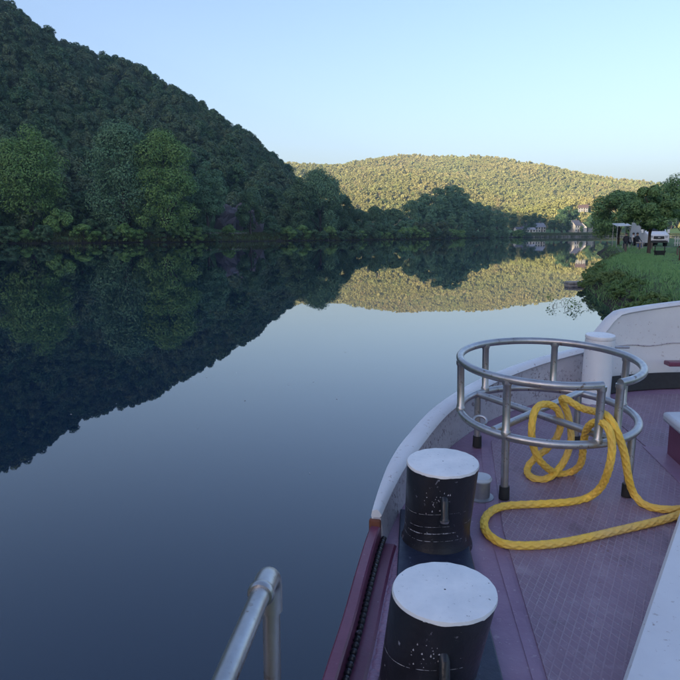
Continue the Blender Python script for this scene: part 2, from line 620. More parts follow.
xs = axis([(-3600, -900, 150), (-900, -420, 30), (-420, -60, 6), (-60, -4, 5), (-4, 44, 1.0), (44, 200, 6), (200, 420, 12), (420, 900, 24), (900, 4200, 110)])
ys = axis([(-1800, -400, 100), (-400, -20, 30), (-20, 4, 4), (4, 76, 1.0), (76, 520, 6), (520, 1400, 20), (1400, 2600, 50), (2600, 4600, 200)])
gx, gy = np.meshgrid(xs, ys)
gz = height(gx, gy)
V = np.stack([gx.ravel(), gy.ravel(), gz.ravel()], 1)
nx, ny = len(xs), len(ys)
ii, jj = np.meshgrid(np.arange(nx - 1), np.arange(ny - 1))
a0 = (jj * nx + ii).ravel()
Fq = np.stack([a0, a0 + 1, a0 + nx + 1, a0 + nx], 1)
tag(finish('ground', raw_mesh('ground', V, Fq), M['ground'], None, (0, 0, 0), smooth=80, fix=False), kind='structure')

wm = MB().add([(-3600, -1800, 0), (4200, -1800, 0), (4200, 4600, 0), (-3600, 4600, 0)], [(0, 1, 2, 3)])
tag(wm.build('river_water', M['water'], origin=(0, 0, 0), fix=False), kind='structure')


def gh(x, y):
    return float(height(np.array([x]), np.array([y]))[0])


# ================================================================== trees
def leaf_cloud(rng, lobes, n, leaf, up=0.35, lean=0.4):
    """leaf quads spread over the shells of many lobes: (centre, radius) -> v, f"""
    c = np.array([l[:3] for l in lobes])
    r = np.array([l[3] for l in lobes])
    w = r ** 2
    idx = rng.choice(len(lobes), n, p=w / w.sum())
    d = rng.normal(size=(n, 3))
    d[:, 2] = d[:, 2] + up
    d /= np.linalg.norm(d, axis=1)[:, None]
    rad = r[idx] * (0.55 + 0.55 * rng.random(n) ** 0.6)
    p = c[idx] + d * rad[:, None] * np.array([1, 1, 0.8])
    nrm = d + rng.normal(size=(n, 3)) * lean
    nrm[:, 2] += 0.45
    nrm /= np.linalg.norm(nrm, axis=1)[:, None]
    t = rng.normal(size=(n, 3))
    t -= nrm * (t * nrm).sum(1)[:, None]
    t /= np.linalg.norm(t, axis=1)[:, None]
    b = np.cross(nrm, t)
    s = leaf * (0.55 + 0.75 * rng.random(n))[:, None]
    v = np.empty((n, 4, 3))
    v[:, 0] = p - t * s * 0.75
    v[:, 1] = p + b * s * 0.42 + nrm * s * 0.12
    v[:, 2] = p + t * s * 0.75
    v[:, 3] = p - b * s * 0.42 + nrm * s * 0.12
    return v.reshape(-1, 3), np.arange(n * 4).reshape(n, 4)


def tree_meshes(name, seed, H, Rw, z0, nlobes, nleaf, leaf, kind='round', trunk_r=None, lean=0.4):
    """returns crown mesh, trunk mesh; tree base at origin"""
    rng = np.random.default_rng(seed)
    lobes = []
    hz = (H - z0) / 2
    zc = z0 + hz
    for k in range(nlobes):
        if kind == 'round' and z0 < 1.0:             # dome: broad and leafy right down to the ground
            t_ = rng.random() ** 0.85
            pr = math.sqrt(1 - t_ ** 2.4) * (0.78 + 0.22 * min(1.0, t_ * 4))
            an, rr0 = rng.random() * 6.283, (0.40 + 0.60 * rng.random() ** 0.6) * pr
            q = np.array([math.cos(an) * rr0, math.sin(an) * rr0, (2 * t_ - 1) * 0.96])
            l = rr0
        else:
            while True:
                q = rng.uniform(-1, 1, 3)
                l = np.linalg.norm(q)
                if 0.30 < l < 0.95:
                    break
        prof = 1.0
        if kind == 'tier':
            prof = 1.0 - 0.35 * max(0, q[2])
        elif kind == 'poplar':
            prof = 0.85
        elif kind == 'cone':
            prof = 0.95 - 0.55 * (q[2] * 0.5 + 0.5)
        lr = (0.17 + 0.20 * rng.random()) * min(Rw, hz) * (1.15 if l < 0.65 else 0.85)
        if kind == 'tier':
            q[2] = round(q[2] * 3.2) / 3.2
        lobes.append((q[0] * Rw * 0.86 * prof, q[1] * Rw * 0.86 * prof, zc + q[2] * hz * 0.88, lr))
    v, f = leaf_cloud(rng, lobes, nleaf, leaf, lean=lean)
    cm = raw_mesh(name + '_crown', v, f)
    mb = MB()
    tr = trunk_r or H * 0.018
    bend = rng.normal(size=2) * H * 0.02
    top = z0 + hz * 1.2
    path = [(bend[0] * u * u, bend[1] * u * u, top * u) for u in (0, 0.04, 0.2, 0.45, 0.7, 1.0)]
    mb.tube(path, [tr * 1.6, tr * 1.15, tr, tr * 0.8, tr * 0.55, tr * 0.2], 8)
    for k in rng.choice(nlobes, min(nlobes, 9), replace=False):
        l = lobes[k]
        zs = min(max(z0 * 0.7, l[2] - hz * 0.7), top * 0.8)
        u = zs / top
        s = (bend[0] * u * u, bend[1] * u * u, zs)
        m = ((s[0] + l[0]) / 2, (s[1] + l[1]) / 2, (s[2] * 0.4 + l[2] * 0.6))
        mb.tube([s, m, l[:3]], [tr * 0.42, tr * 0.28, tr * 0.1], 5)
    tm = bpy.data.meshes.new(name + '_trunk')
    tm.from_pydata(mb.v, [], mb.f)
    tm.polygons.foreach_set('use_smooth', [True] * len(tm.polygons))
    return cm, tm


def place_tree(name, meshes, mats, loc, rz, sc, label, cat='tree', group=None):
    e = empty(name, loc, label, cat, group)
    e.rotation_euler = (0, 0, rz)
    e.scale = sc if isinstance(sc, (tuple, list)) else (sc, sc, sc)
    for nm, me, mt in (('crown', meshes[0], mats[0]), ('trunk', meshes[1], mats[1])):
        if not me.materials:
            me.materials.append(mt)
        o = bpy.data.objects.new(nm, me)
        COL.objects.link(o)
        o.parent = e
        if o.material_slots[0].material != mt:
            o.material_slots[0].link = 'OBJECT'
            o.material_slots[0].material = mt
    return e


BK = M['bark']
# --- trees of the left bank, each one of its own
bank = [
    # x, y, height, radius, crown start, kind, material, label
    (-79, 176, 26, 10.5, 0.6, 'tier', 'leaf_b', 'broad layered green tree on the left bank, first from the picture edge', 'bank_tree'),
    (-57.5, 184, 29, 10.5, 0.2, 'round', 'leaf_c', 'dark blue-green round tree, left half of the big twin crown on the bank', 'bank_tree'),
    (-47.5, 186, 29, 9.6, 0.2, 'round', 'leaf_b', 'bright green round tree, right half of the big twin crown on the bank', 'bank_tree'),
    (-38.5, 201, 22, 6.6, 3.5, 'tier', 'leaf_c', 'slender open tree with bare lower trunk right of the twin crown', 'bank_tree'),
    (-27.5, 212, 14.5, 4.8, 0.4, 'round', 'leaf_a', 'small upright tree on the bank beside the purple rock face', 'bank_tree'),
    (-7.0, 250, 22.5, 9.0, 0.5, 'round', 'leaf_c', 'big dark tree at the river bend where the left hillside ends', 'bank_tree'),
    (-14.5, 240, 20, 6.2, 0.4, 'poplar', 'leaf_a', 'narrow tree at left flank of the big river-bend tree', 'bank_tree'),
    (0.5, 262, 14, 5.6, 0.4, 'round', 'leaf_a', 'lower dark tree at right flank of the big river-bend tree', 'bank_tree'),
    (-93, 170, 18, 7.5, 0.3, 'round', 'leaf_a', 'dark bushy tree cut by the left picture edge', 'bank_tree'),
    (14.5, 284, 10.5, 6.0, 0.3, 'round', 'leaf_a', 'second low tree on the point, just right of the foremost one', 'bank_tree'),
    (23, 299, 10, 6.2, 0.3, 'round', 'leaf_a', 'third low tree on the point, next to the pale willows', 'bank_tree'),
    (7, 270, 9.5, 5.8, 0.3, 'round', 'leaf_a', 'rounded low tree on the point, foremost before the sunlit hill', 'bank_tree'),
]
for k, (x, y, H, Rw, z0, kind, mt, lab, nm) in enumerate(bank):
    ms = tree_meshes('bank%d' % k, 100 + k, H, Rw, z0, 85 if Rw > 7 else 52, 32000 if Rw > 7 else 16000, 0.37, kind)
    place_tree(nm, ms, (M[mt], BK), (x, y, gh(x, y) - 0.1), 0.4 * k, 1, lab)

# --- shrubs along the left bank
sh_ms = [tree_meshes('shrub%d' % k, 150 + k, 5.0, 3.4, 0.1, 26, 4200, 0.30, 'round', 0.09) for k in range(3)]
shrubs = [(-86, 162, 1.15, 'leaf_b', 'wide shrub at the water under the leftmost layered tree'),
          (-70, 172, 1.3, 'leaf_b', 'light green shrub filling the gap left of the twin crown'),
          (-64, 176, 0.9, 'leaf_a', 'low shrub at the foot of the twin crown, left side'),
          (-44, 193, 0.8, 'leaf_a', 'low shrub at the foot of the twin crown, right side'),
          (-33, 204, 0.7, 'leaf_b', 'small shrub left of the small upright tree'),
          (-21, 219, 0.85, 'leaf_a', 'round clipped-looking bush on the grassy bank stretch'),
          (-23.5, 230, 1.1, 'leaf_a', 'dark bush under the hillside between rock face and river-bend tree'),
          (5, 256, 0.95, 'leaf_a', 'shrub at the water right of the river-bend tree'),
          (12, 266, 0.85, 'leaf_pale', 'greyish shrub on the point below the sunlit hill'),
          (19, 276, 0.95, 'leaf_a', 'dark shrub following the greyish one on the point'),
          (26, 284, 0.8, 'leaf_b', 'green shrub on the point, last before the pale willows')]
for k, (x, y, s, mt, lab) in enumerate(shrubs):
    place_tree('bank_shrub', sh_ms[k % 3], (M[mt], BK), (x, y, gh(x, y) - 0.15), k * 1.3, (s * 1.1, s, s), lab, 'shrub')
rf2 = random.Random(8)
cumL = np.concatenate([[0], np.cumsum(np.hypot(*np.diff(LB[4:13], axis=0).T))])
s_ = 4.0
while s_ < cumL[-1] - 40:
    x = float(np.interp(s_, cumL, LB[4:13, 0])) - rf2.uniform(0.2, 1.6)
    y = float(np.interp(s_, cumL, LB[4:13, 1])) + rf2.uniform(0.2, 1.3)
    sc = rf2.uniform(0.5, 0.95)
    if not (-34 < x < -17 or -71 < x < -64):
        place_tree('waterside_bush', sh_ms[rf2.randrange(3)], (M[rf2.choice(['leaf_a', 'leaf_b', 'leaf_a'])], BK), (x, y, gh(x, y) - 0.3), rf2.uniform(0, 6), (sc * 1.3, sc * 1.2, sc),
                   'low bush hanging over the water along the left shore', 'bush', 'bushes along the left waterline')
    s_ += rf2.uniform(3.0, 6.5)
for k, (x, y, s_) in enumerate([(10.5, 271, 1.1), (17, 281, 1.2), (20, 289, 1.15), (27.5, 294, 1.2), (30, 303, 1.4)]):
    place_tree('point_shrub', sh_ms[k % 3], (M['leaf_c'], BK), (x, y, gh(x, y) - 0.3), k * 1.9, (s_ * 1.3, s_ * 1.2, s_),
               'bluish green shrub in the thicket on the point before the sunlit hill', 'shrub', 'shrubs in the thicket on the point')
wil = [(33, 296, 1.15, 'pale rounded willow by the water, leftmost of three'), (39, 304, 1.3, 'pale rounded willow by the water, middle of three'),
       (47, 318, 1.5, 'pale rounded willow by the water, rightmost of three')]
for k, (x, y, s, lab) in enumerate(wil):
    place_tree('willow', sh_ms[k], (M['leaf_pale'], BK), (x, y, gh(x, y) - 0.1), k * 2.0, s, lab, 'willow')

# --- the shaded wood at the far bend: 34 trees one can still tell apart
wood_ms = [tree_meshes('wood%d' % k, 170 + k, 20, 5.6, [0.5, 1.2, 1.2, 1.2][k], 34, 4200, 0.55, ['round', 'poplar', 'cone', 'poplar'][k]) for k in range(4)]
rw = random.Random(5)
wood = []
for row in range(3):
    for k in range(12):
        u = k / 11.0
        x = 35 + u * 58 + rw.uniform(-3, 3) + row * 1.0
        y = 318 + u * 78 + row * 15 + rw.uniform(-4, 4)
        s = (0.62 + 0.45 * math.sin(min(1, u * 1.4 + 0.18) * math.pi * 0.5) - 0.35 * max(0, u - 0.62) / 0.38) * (0.86 + 0.14 * row) * rw.uniform(0.72, 1.22)
        if row == 0:
            s *= 0.62
        wood.append((x, y, s))
for k, (x, y, s) in enumerate(wood):
    place_tree('wood_tree', wood_ms[k % 4], (M['leaf_c'], BK), (x, y, gh(x, y) - 0.2), k * 0.9, (s * 1.12, s * 1.12, s),
               'dark tree in the shaded wood at the far river bend', 'tree', 'trees of the shaded wood')

# --- scatter by geometry nodes, instancing the crowns of trees that stand in the scene
def scatter(name, pts, rot, scl, var, sources, mat, label, cat):
    me = bpy.data.meshes.new(name)
    me.vertices.add(len(pts))
    me.vertices.foreach_set('co', np.ascontiguousarray(pts, dtype=np.float32).ravel())
    for nm, dat in (('rot', rot), ('scl', scl), ('var', var)):
        at = me.attributes.new(nm, 'FLOAT', 'POINT')
        at.data.foreach_set('value', np.ascontiguousarray(dat, dtype=np.float32))
    me.materials.append(mat)
    o = bpy.data.objects.new(name, me)
    COL.objects.link(o)
    ng = bpy.data.node_groups.new(name, 'GeometryNodeTree')
    ng.interface.new_socket('Geometry', in_out='INPUT', socket_type='NodeSocketGeometry')
    ng.interface.new_socket('Geometry', in_out='OUTPUT', socket_type='NodeSocketGeometry')
    gi = ng.nodes.new('NodeGroupInput')
    go = ng.nodes.new('NodeGroupOutput')
    jn = ng.nodes.new('GeometryNodeJoinGeometry')

    def attr(nm):
        a = ng.nodes.new('GeometryNodeInputNamedAttribute')
        a.data_type = 'FLOAT'
        a.inputs['Name'].default_value = nm
        return a.outputs['Attribute']
    ar, asc, av = attr('rot'), attr('scl'), attr('var')
    cx = ng.nodes.new('ShaderNodeCombineXYZ')
    ng.links.new(ar, cx.inputs[2])
    for k, src in enumerate(sources):
        oi = ng.nodes.new('GeometryNodeObjectInfo')
        oi.transform_space = 'ORIGINAL'
        oi.inputs['Object'].default_value = src
        oi.inputs['As Instance'].default_value = True
        cp = ng.nodes.new('FunctionNodeCompare')
        cp.data_type = 'FLOAT'
        cp.operation = 'EQUAL'
        ng.links.new(av, cp.inputs[0])
        cp.inputs[1].default_value = float(k)
        ip = ng.nodes.new('GeometryNodeInstanceOnPoints')
        ng.links.new(gi.outputs[0], ip.inputs['Points'])
        ng.links.new(cp.outputs[0], ip.inputs['Selection'])
        ng.links.new(oi.outputs['Geometry'], ip.inputs['Instance'])
        ng.links.new(cx.outputs[0], ip.inputs['Rotation'])
        ng.links.new(asc, ip.inputs['Scale'])
        ng.links.new(ip.outputs[0], jn.inputs[0])
    ng.links.new(jn.outputs[0], go.inputs[0])
    md = o.modifiers.new('scatter', 'NODES')
    md.node_group = ng
    return tag(o, label, cat, kind='stuff')


def spread(rng, x0, x1, y0, y1, step, jit=0.45):
    gx_, gy_ = np.meshgrid(np.arange(x0, x1, step), np.arange(y0, y1, step))
    p = np.stack([gx_.ravel(), gy_.ravel()], 1)
    return p + rng.uniform(-jit, jit, p.shape) * step


def in_view(p, z, margin=1.06):
    az = np.abs(p[:, 0] / np.maximum(p[:, 1], 1e-3))
    return (p[:, 1] > 60) & (az < 0.51 * margin + 12 / np.maximum(p[:, 1], 1))


# left hillside forest
hill_ms = [tree_meshes('hill%d' % k, 200 + k, 13.0, 5.4, 0.4, 28, 2800, 0.62, ['round', 'round', 'poplar', 'cone'][k], 0.2) for k in range(4)]
P = spread(RNG, -340, 40, 150, 560, 4.7, 0.6)
Z = height(P[:, 0], P[:, 1])
dist = poly_dist(P[:, 0], P[:, 1], LB)
land = ~inside(P[:, 0], P[:, 1], RIVER) & (poly_dist(P[:, 0], P[:, 1], LB) < poly_dist(P[:, 0], P[:, 1], RB))
dcrest = poly_dist(P[:, 0], P[:, 1], np.array(LEFT_RIDGE)[:, :2])
keep = land & (dist > 12) & in_view(P, Z, 1.12) & (P[:, 0] < 1.0)
# only the slope that faces the river and a strip behind the crest
crest_y = np.interp(P[:, 0], [-330, -205, -157, -127, -103, -76, -47, -20, 6], [240, 340, 368, 379, 387, 383, 367, 344, 318])
keep &= (P[:, 1] < crest_y + 45)
rock = (np.abs(P[:, 0] + 34.5) < 8) & (np.abs(P[:, 1] - 221) < 9)
keep &= ~rock
P, Z = P[keep], Z[keep]
order = np.argsort(np.hypot(P[:, 0], P[:, 1]))
P, Z = P[order], Z[order]
S = 0.42 + 0.50 * RNG.random(len(P)) ** 1.5
A = RNG.random(len(P)) * 6.28
VAR = RNG.integers(0, 4, len(P)).astype(float)
NIND = 260
crowns = {}
for i in range(NIND):
    k = int(VAR[i])
    e = place_tree('hillside_tree', hill_ms[k], (M['leaf_hill'], BK), (P[i, 0], P[i, 1], Z[i] - 0.5), A[i], S[i],
                   'tree on the lower slope of the dark wooded hill on the left', 'tree', 'trees on the left hillside')
    if k not in crowns:
        crowns[k] = e.children[0]
scatter('hillside_forest', np.column_stack([P[NIND:], Z[NIND:] - 0.5]), A[NIND:], S[NIND:], VAR[NIND:], [crowns[k] for k in range(4)],
        M['leaf_hill'], 'dense shaded forest covering the left hillside up to its ridge', 'forest')

# sunlit hill and the ridges behind it
far_ms = [tree_meshes('far%d' % k, 230 + k, 7.2, 3.2, 0.2, 9, 210, 0.85, ['round', 'round', 'poplar', 'round'][k], 0.2, 1.1) for k in range(4)]
P = spread(RNG, -260, 900, 545, 1420, 4.3, 0.9)
Z = height(P[:, 0], P[:, 1])
keep = in_view(P, Z, 1.1) & (Z > 5) & (P[:, 0] / P[:, 1] > -0.10) & (np.hypot(P[:, 0] - 211, P[:, 1] - 600) > 12) & ((P[:, 1] > 640) | (P[:, 0] > 95))
P, Z = P[keep], Z[keep]
P2 = spread(RNG, 250, 1500, 1420, 2330, 8.5, 0.9)
Z2 = height(P2[:, 0], P2[:, 1])
k2 = in_view(P2, Z2, 1.1) & (P2[:, 0] / P2[:, 1] > 0.15) & (Z2 > 25)
P2, Z2 = P2[k2], Z2[k2]
src = []
for k, (x, y) in enumerate([(118, 640), (150, 655), (205, 640), (240, 665)]):
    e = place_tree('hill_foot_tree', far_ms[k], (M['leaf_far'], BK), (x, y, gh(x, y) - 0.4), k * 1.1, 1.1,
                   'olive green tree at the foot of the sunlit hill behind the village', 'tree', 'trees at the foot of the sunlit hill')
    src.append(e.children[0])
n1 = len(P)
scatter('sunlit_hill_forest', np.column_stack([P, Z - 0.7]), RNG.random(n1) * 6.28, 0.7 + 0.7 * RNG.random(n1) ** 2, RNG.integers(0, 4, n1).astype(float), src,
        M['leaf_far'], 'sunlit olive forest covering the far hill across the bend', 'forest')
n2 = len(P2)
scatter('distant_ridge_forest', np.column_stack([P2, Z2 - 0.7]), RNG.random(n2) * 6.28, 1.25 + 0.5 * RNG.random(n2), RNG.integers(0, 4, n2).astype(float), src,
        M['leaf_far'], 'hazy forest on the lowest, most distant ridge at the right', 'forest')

# trees round the village on the far shore
vil_ms = wood_ms
vil = [(123.5, 459, .26), (132.5, 470, .3), (146, 478, .42), (150, 482, .5), (155, 480, .45), (161, 486, .4), (170.5, 486, .3), (177.5, 494, .46), (186, 502, .5), (190, 500, .42), (197, 506, .5), (207, 508, .45), (126, 468, .5), (133, 478, .62), (139, 486, .5), (158, 492, .75), (164, 498, .8), (170, 505, .72), (187, 515, .62), (194, 512, .6), (203, 522, .68),
       (212, 520, .6), (222, 528, .7), (232, 528, .75), (243, 536, .66), (252, 540, .7), (118, 470, .6), (148, 506, .6), (178, 528, .7), (262, 545, .8), (275, 550, .8)]
for k, (x, y, s) in enumerate(vil):
    s = s if s < 0.35 else s * 1.2
    place_tree('village_tree', vil_ms[k % 4], (M['leaf_a'], BK), (x, y, gh(x, y) - 0.2), k * 1.7, (s * 1.25, s * 1.25, s),
               'dark rounded tree among the village houses on the far shore', 'tree', 'trees among the village houses')

# trees over the camper van on the right bank
rt = [(19.5, 43.3, 4.2, 2.35, 1.35, 'spreading tree with a slim trunk on the lawn before the white van', 26000, 'round'),
      (26.0, 49, 5.2, 3.3, 1.7, 'fuller tree on the lawn at the right picture edge, its crown over the van', 26000, 'round'),
      (30.8, 76, 5.9, 3.7, 0.9, 'darker tree behind the awning left of the white van', 20000, 'round'),
      (38, 76, 8.6, 4.6, 1.2, 'tall dark tree rising behind the white van', 16000, 'round'),
      (33.5, 59, 6.4, 3.2, 2.4, 'tree on the right edge behind the fuller crown', 16000, 'round')]
for k, (x, y, H, Rw, z0, lab, nl, kind) in enumerate(rt):
    ms = tree_meshes('lawn%d' % k, 300 + k, H, Rw, z0, 60, nl, 0.115 if y < 60 else 0.15, kind, 0.11)
    place_tree('lawn_tree', ms, (M['leaf_right'], BK), (x, y, gh(x, y) - 0.05), k, 1, lab)


# ================================================================== grass and weeds
def blades(rng, p, z, n_per, hgt, wid, spreadr, hvar=0.6):
    n = len(p) * n_per
    base = np.repeat(np.column_stack([p, z]), n_per, 0)
    base[:, :2] += rng.normal(size=(n, 2)) * spreadr
    hh = np.repeat(hgt, n_per) if np.ndim(hgt) else np.full(n, hgt)
    hh = hh * (1 - hvar * rng.random(n))
    an = rng.random(n) * 6.283
    w = wid * (0.6 + 0.8 * rng.random(n))
    side = np.column_stack([np.cos(an), np.sin(an), np.zeros(n)]) * w[:, None] * 0.5
    le = rng.normal(size=(n, 2)) * 0.28
    mid = base + np.column_stack([le[:, 0] * hh * 0.5, le[:, 1] * hh * 0.5, hh * 0.6])
    tip = base + np.column_stack([le[:, 0] * hh * 1.5, le[:, 1] * hh * 1.5, hh])
    v = np.empty((n, 5, 3))
    v[:, 0] = base - side
    v[:, 1] = base + side
    v[:, 2] = mid + side * 0.7
    v[:, 3] = tip
    v[:, 4] = mid - side * 0.7
    return v.reshape(-1, 3), np.arange(n * 5).reshape(n, 5)


def grass_obj(name, v, f, mat, label):
    return tag(finish(name, raw_mesh(name, v, f), mat, None, (0, 0, 0), smooth=0, fix=False), label, 'grass', kind='stuff')


P = np.concatenate([spread(RNG, 4, 46, 9, 72, 0.34), spread(RNG, 4, 24, 9, 42, 0.2)])
d = poly_dist(P[:, 0], P[:, 1], RB)
ins = inside(P[:, 0], P[:, 1], RIVER)
keep = ~ins & (d > 0.1) & (P[:, 0] < P[:, 1] * 0.62 + 1) & ((d < 3.5) | (RNG.random(len(P)) < 0.55))
P, d = P[keep], d[keep]
Z = height(P[:, 0], P[:, 1])
clump = np.clip(wob(P[:, 0], P[:, 1], 0.8) * 0.35 + 0.5 + 0.3 * wob(P[:, 0], P[:, 1], 2.3, 1.7), 0.1, 1.3)
hg = np.where(d < 3.8, 0.07 + 0.30 * (1 - d / 3.8) * clump, 0.045 + 0.02 * clump)
v, f = blades(RNG, P, Z, 4, hg, 0.021, 0.10)
grass_obj('bank_grass', v, f, M['grass'], 'green lawn and long grass on the right bank')

# bank grass along the left shore
t = np.linspace(0, 1, 6000)
cum = np.concatenate([[0], np.cumsum(np.hypot(*np.diff(LB[3:15], axis=0).T))])
sdist = RNG.random(9000) ** 1.0 * cum[-1]
px = np.interp(sdist, cum, LB[3:15, 0])
py = np.interp(sdist, cum, LB[3:15, 1])
off = RNG.random(9000) * 9
P = np.column_stack([px - off * 0.75, py + off * 0.65])
Z = height(P[:, 0], P[:, 1])
keep = (Z > 0) & ~inside(P[:, 0], P[:, 1], RIVER)
P, Z = P[keep], Z[keep]
v, f = blades(RNG, P, Z, 7, 1.15, 0.22, 0.45)
grass_obj('shore_grass', v, f, M['reed'], 'tall pale grass fringe along the left shore')

# weed bushes on the edge of the right bank
wd_ms = [tree_meshes('weed%d' % k, 330 + k, 0.62, 0.75, 0.0, 30, 2200, 0.052, ['tier', 'round', 'cone'][k], 0.01) for k in range(3)]
weeds = []
cum = np.concatenate([[0], np.cumsum(np.hypot(*np.diff(RB[5:13], axis=0).T))])
rr = random.Random(3)
s = 1.0
while s < cum[-1] - 6:
    x = float(np.interp(s, cum, RB[5:13, 0]))
    y = float(np.interp(s, cum, RB[5:13, 1]))
    weeds.append((x + rr.uniform(0.1, 0.75), y - rr.uniform(0.0, 0.4), rr.uniform(0.5, 1.15)))
    s += rr.uniform(0.9, 1.7)
for k, (x, y, sc) in enumerate(weeds):
    place_tree('weed_bush', wd_ms[k % 3], (M['weed'], BK), (x, y, max(gh(x, y), 0.0) - 0.05), k * 2.1, (sc, sc, sc * 0.9),
               'leafy weed clump overhanging the water on the right bank edge', 'weeds', 'weed clumps on the right bank edge')

# dead twigs standing in the water before the bank
mb = MB()
rr = random.Random(9)
for k in range(12):
    x, y = rr.uniform(6.6, 8.1), rr.uniform(20, 23)
    a, l = rr.uniform(0, 6.28), rr.uniform(0.15, 0.42)
    mb.tube([(x, y, -0.15), (x + math.cos(a) * l * .4, y + math.sin(a) * l * .4, l * .35), (x + math.cos(a) * l, y + math.sin(a) * l, l * rr.uniform(.3, .6))], [.007, .005, .002], 5)
tw = mb.build('drowned_branch', M['bark'])
tag(tw, 'drowned twiggy branch poking out of the water before the right bank', 'branch')
rng = np.random.default_rng(5)
lob = [(7.4 + rng.normal() * .4, 21.5 + rng.normal() * .8, 0.10 + 0.14 * rng.random(), 0.14) for _ in range(14)]
v, f = leaf_cloud(rng, lob, 200, 0.042)
v = v - np.array(ORG[tw.name])
tag(finish('leaf_tuft', raw_mesh('leaf_tuft', v, f), M['weed'], tw, ORG[tw.name], smooth=0, fix=False), kind='stuff')

# stone landing block at the bank corner
st = empty('stone_landing', (10.35, 30.6, 0), 'low pale stone landing at the corner of the right bank', 'landing')
rr = random.Random(2)
for k in range(6):
    MB().box((10.22 + 0.26 * (k % 3), 30.35 + 0.08 * (k % 3), 0.0 + 0.13 * (k // 3)), (0.25, 0.55, 0.12), rz=rr.uniform(-.08, .08), ry=rr.uniform(-.04, .04)).build('stone', M['stone'], st, bevel=0.03)

# rock face and roadside wall on the left bank
rng = np.random.default_rng(21)
rk = empty('rock_face', (-34, 226, gh(-34, 226)), 'bare purplish rock face in the hillside above the left bank', 'rock')
for k in range(22):
    u, w_ = rng.uniform(-1, 1), rng.random()
    cx_, cy_ = -34.5 + u * 8.5, 221 + u * 6 + w_ * 9
    cz_ = gh(cx_, cy_) + 0.8 + w_ * 5.5
    bm = bmesh.new()
    for q in rng.normal(size=(16, 3)):
        q = q / np.linalg.norm(q) * np.array([2.6, 2.0, 3.2]) * rng.uniform(0.75, 1.2)
        bm.verts.new((q[0] + 0.25 * q[2], q[1], q[2]))
    bmesh.ops.convex_hull(bm, input=bm.verts)
    me = bpy.data.meshes.new('slab')
    bm.to_mesh(me)
    bm.free()
    finish('slab', me, M['rock'], rk, (cx_, cy_, cz_), smooth=0)
rw_ = empty('roadside_wall', (-36, 203, gh(-36, 203)), 'pale low roadside wall above the left bank below the rock face', 'wall')
for k in range(8):
    x, y = -42 + k * 1.75, 197 + k * 2.1
    MB().box((x, y, gh(x, y) + 0.45), (2.6, 0.35, 0.9), rz=R(50)).build('wall_panel', M['stone'], rw_, bevel=0.03)


# ================================================================== village on the far shore
def house(x, y, w, dp, hw, hr, rz, wall, roof, label, win=(3, 2), name='house', chimney=True, door=True):
    w, dp, hw, hr = w * 0.85, dp * 0.85, hw * 0.82, hr * 0.82
    z = gh(x, y) - 0.1
    e = empty(name, (x, y, z), label, 'house')
    e.rotation_euler = (0, 0, rz)
    ORG_save = ORG[e.name]
    ORG[e.name] = (0, 0, 0)
    mb = MB()
    mb.add([(-w / 2, -dp / 2, 0), (w / 2, -dp / 2, 0), (w / 2, dp / 2, 0), (-w / 2, dp / 2, 0), (-w / 2, -dp / 2, hw), (w / 2, -dp / 2, hw), (w / 2, dp / 2, hw), (-w / 2, dp / 2, hw),
            (-w / 2, 0, hw + hr), (w / 2, 0, hw + hr)],
           [(0, 1, 5, 4), (2, 3, 7, 6), (1, 2, 6, 9, 5), (3, 0, 4, 8, 7), (4, 5, 9, 8), (6, 7, 8, 9), (0, 3, 2, 1)])
    mb.build('wall', M[wall], e, smooth=0, origin=(0, 0, 0))
    ov = 0.35
    k = hr / (dp / 2)
    sec = []
    for xx in (-w / 2 - ov, w / 2 + ov):
        sec.append([(xx, -dp / 2 - ov, hw - ov * k + 0.02), (xx, 0, hw + hr + 0.02), (xx, dp / 2 + ov, hw - ov * k + 0.02),
                    (xx, dp / 2 + ov, hw - ov * k + 0.2), (xx, 0, hw + hr + 0.22), (xx, -dp / 2 - ov, hw - ov * k + 0.2)])
    rf = MB().loft(sec).build('roof', M[roof], e, smooth=0, origin=(0, 0, 0))
    ORG[rf.name] = (0, 0, 0)
    if chimney:
        MB().box((w * 0.28, 0.3, hw + hr + 0.4), (0.6, 0.6, 1.5)).build('chimney', M['tile'], rf, smooth=0)
    nxw, nzw = win
    for a in range(nxw):
        for b in range(nzw):
            cx = (a + 0.5) / nxw * w - w / 2
            cz = (b + 0.55) / nzw * hw
            if door and b == 0 and a == nxw // 2:
                MB().box((cx, -dp / 2 - 0.02, 1.05), (1.0, 0.12, 2.1)).build('door', M['wood'], e, smooth=0)
                continue
            wf = MB().box((cx, -dp / 2 - 0.01, cz), (1.15, 0.1, 1.35)).build('window', M['wood_white'], e, smooth=0)
            MB().box((cx, -dp / 2 - 0.06, cz), (0.9, 0.04, 1.1)).build('pane', M['glass'], wf, smooth=0)
    if hr > 1.5:
        for s in (-1, 1):
            wf = MB().box((s * (w / 2 + 0.01), 0, hw + hr * 0.25), (0.1, 0.9, 1.1)).build('window', M['wood_white'], e, smooth=0)
            MB().box((s * (w / 2 + 0.06), 0, hw + hr * 0.25), (0.04, 0.7, 0.9)).build('pane', M['glass'], wf, smooth=0)
    ORG[e.name] = ORG_save
    return e


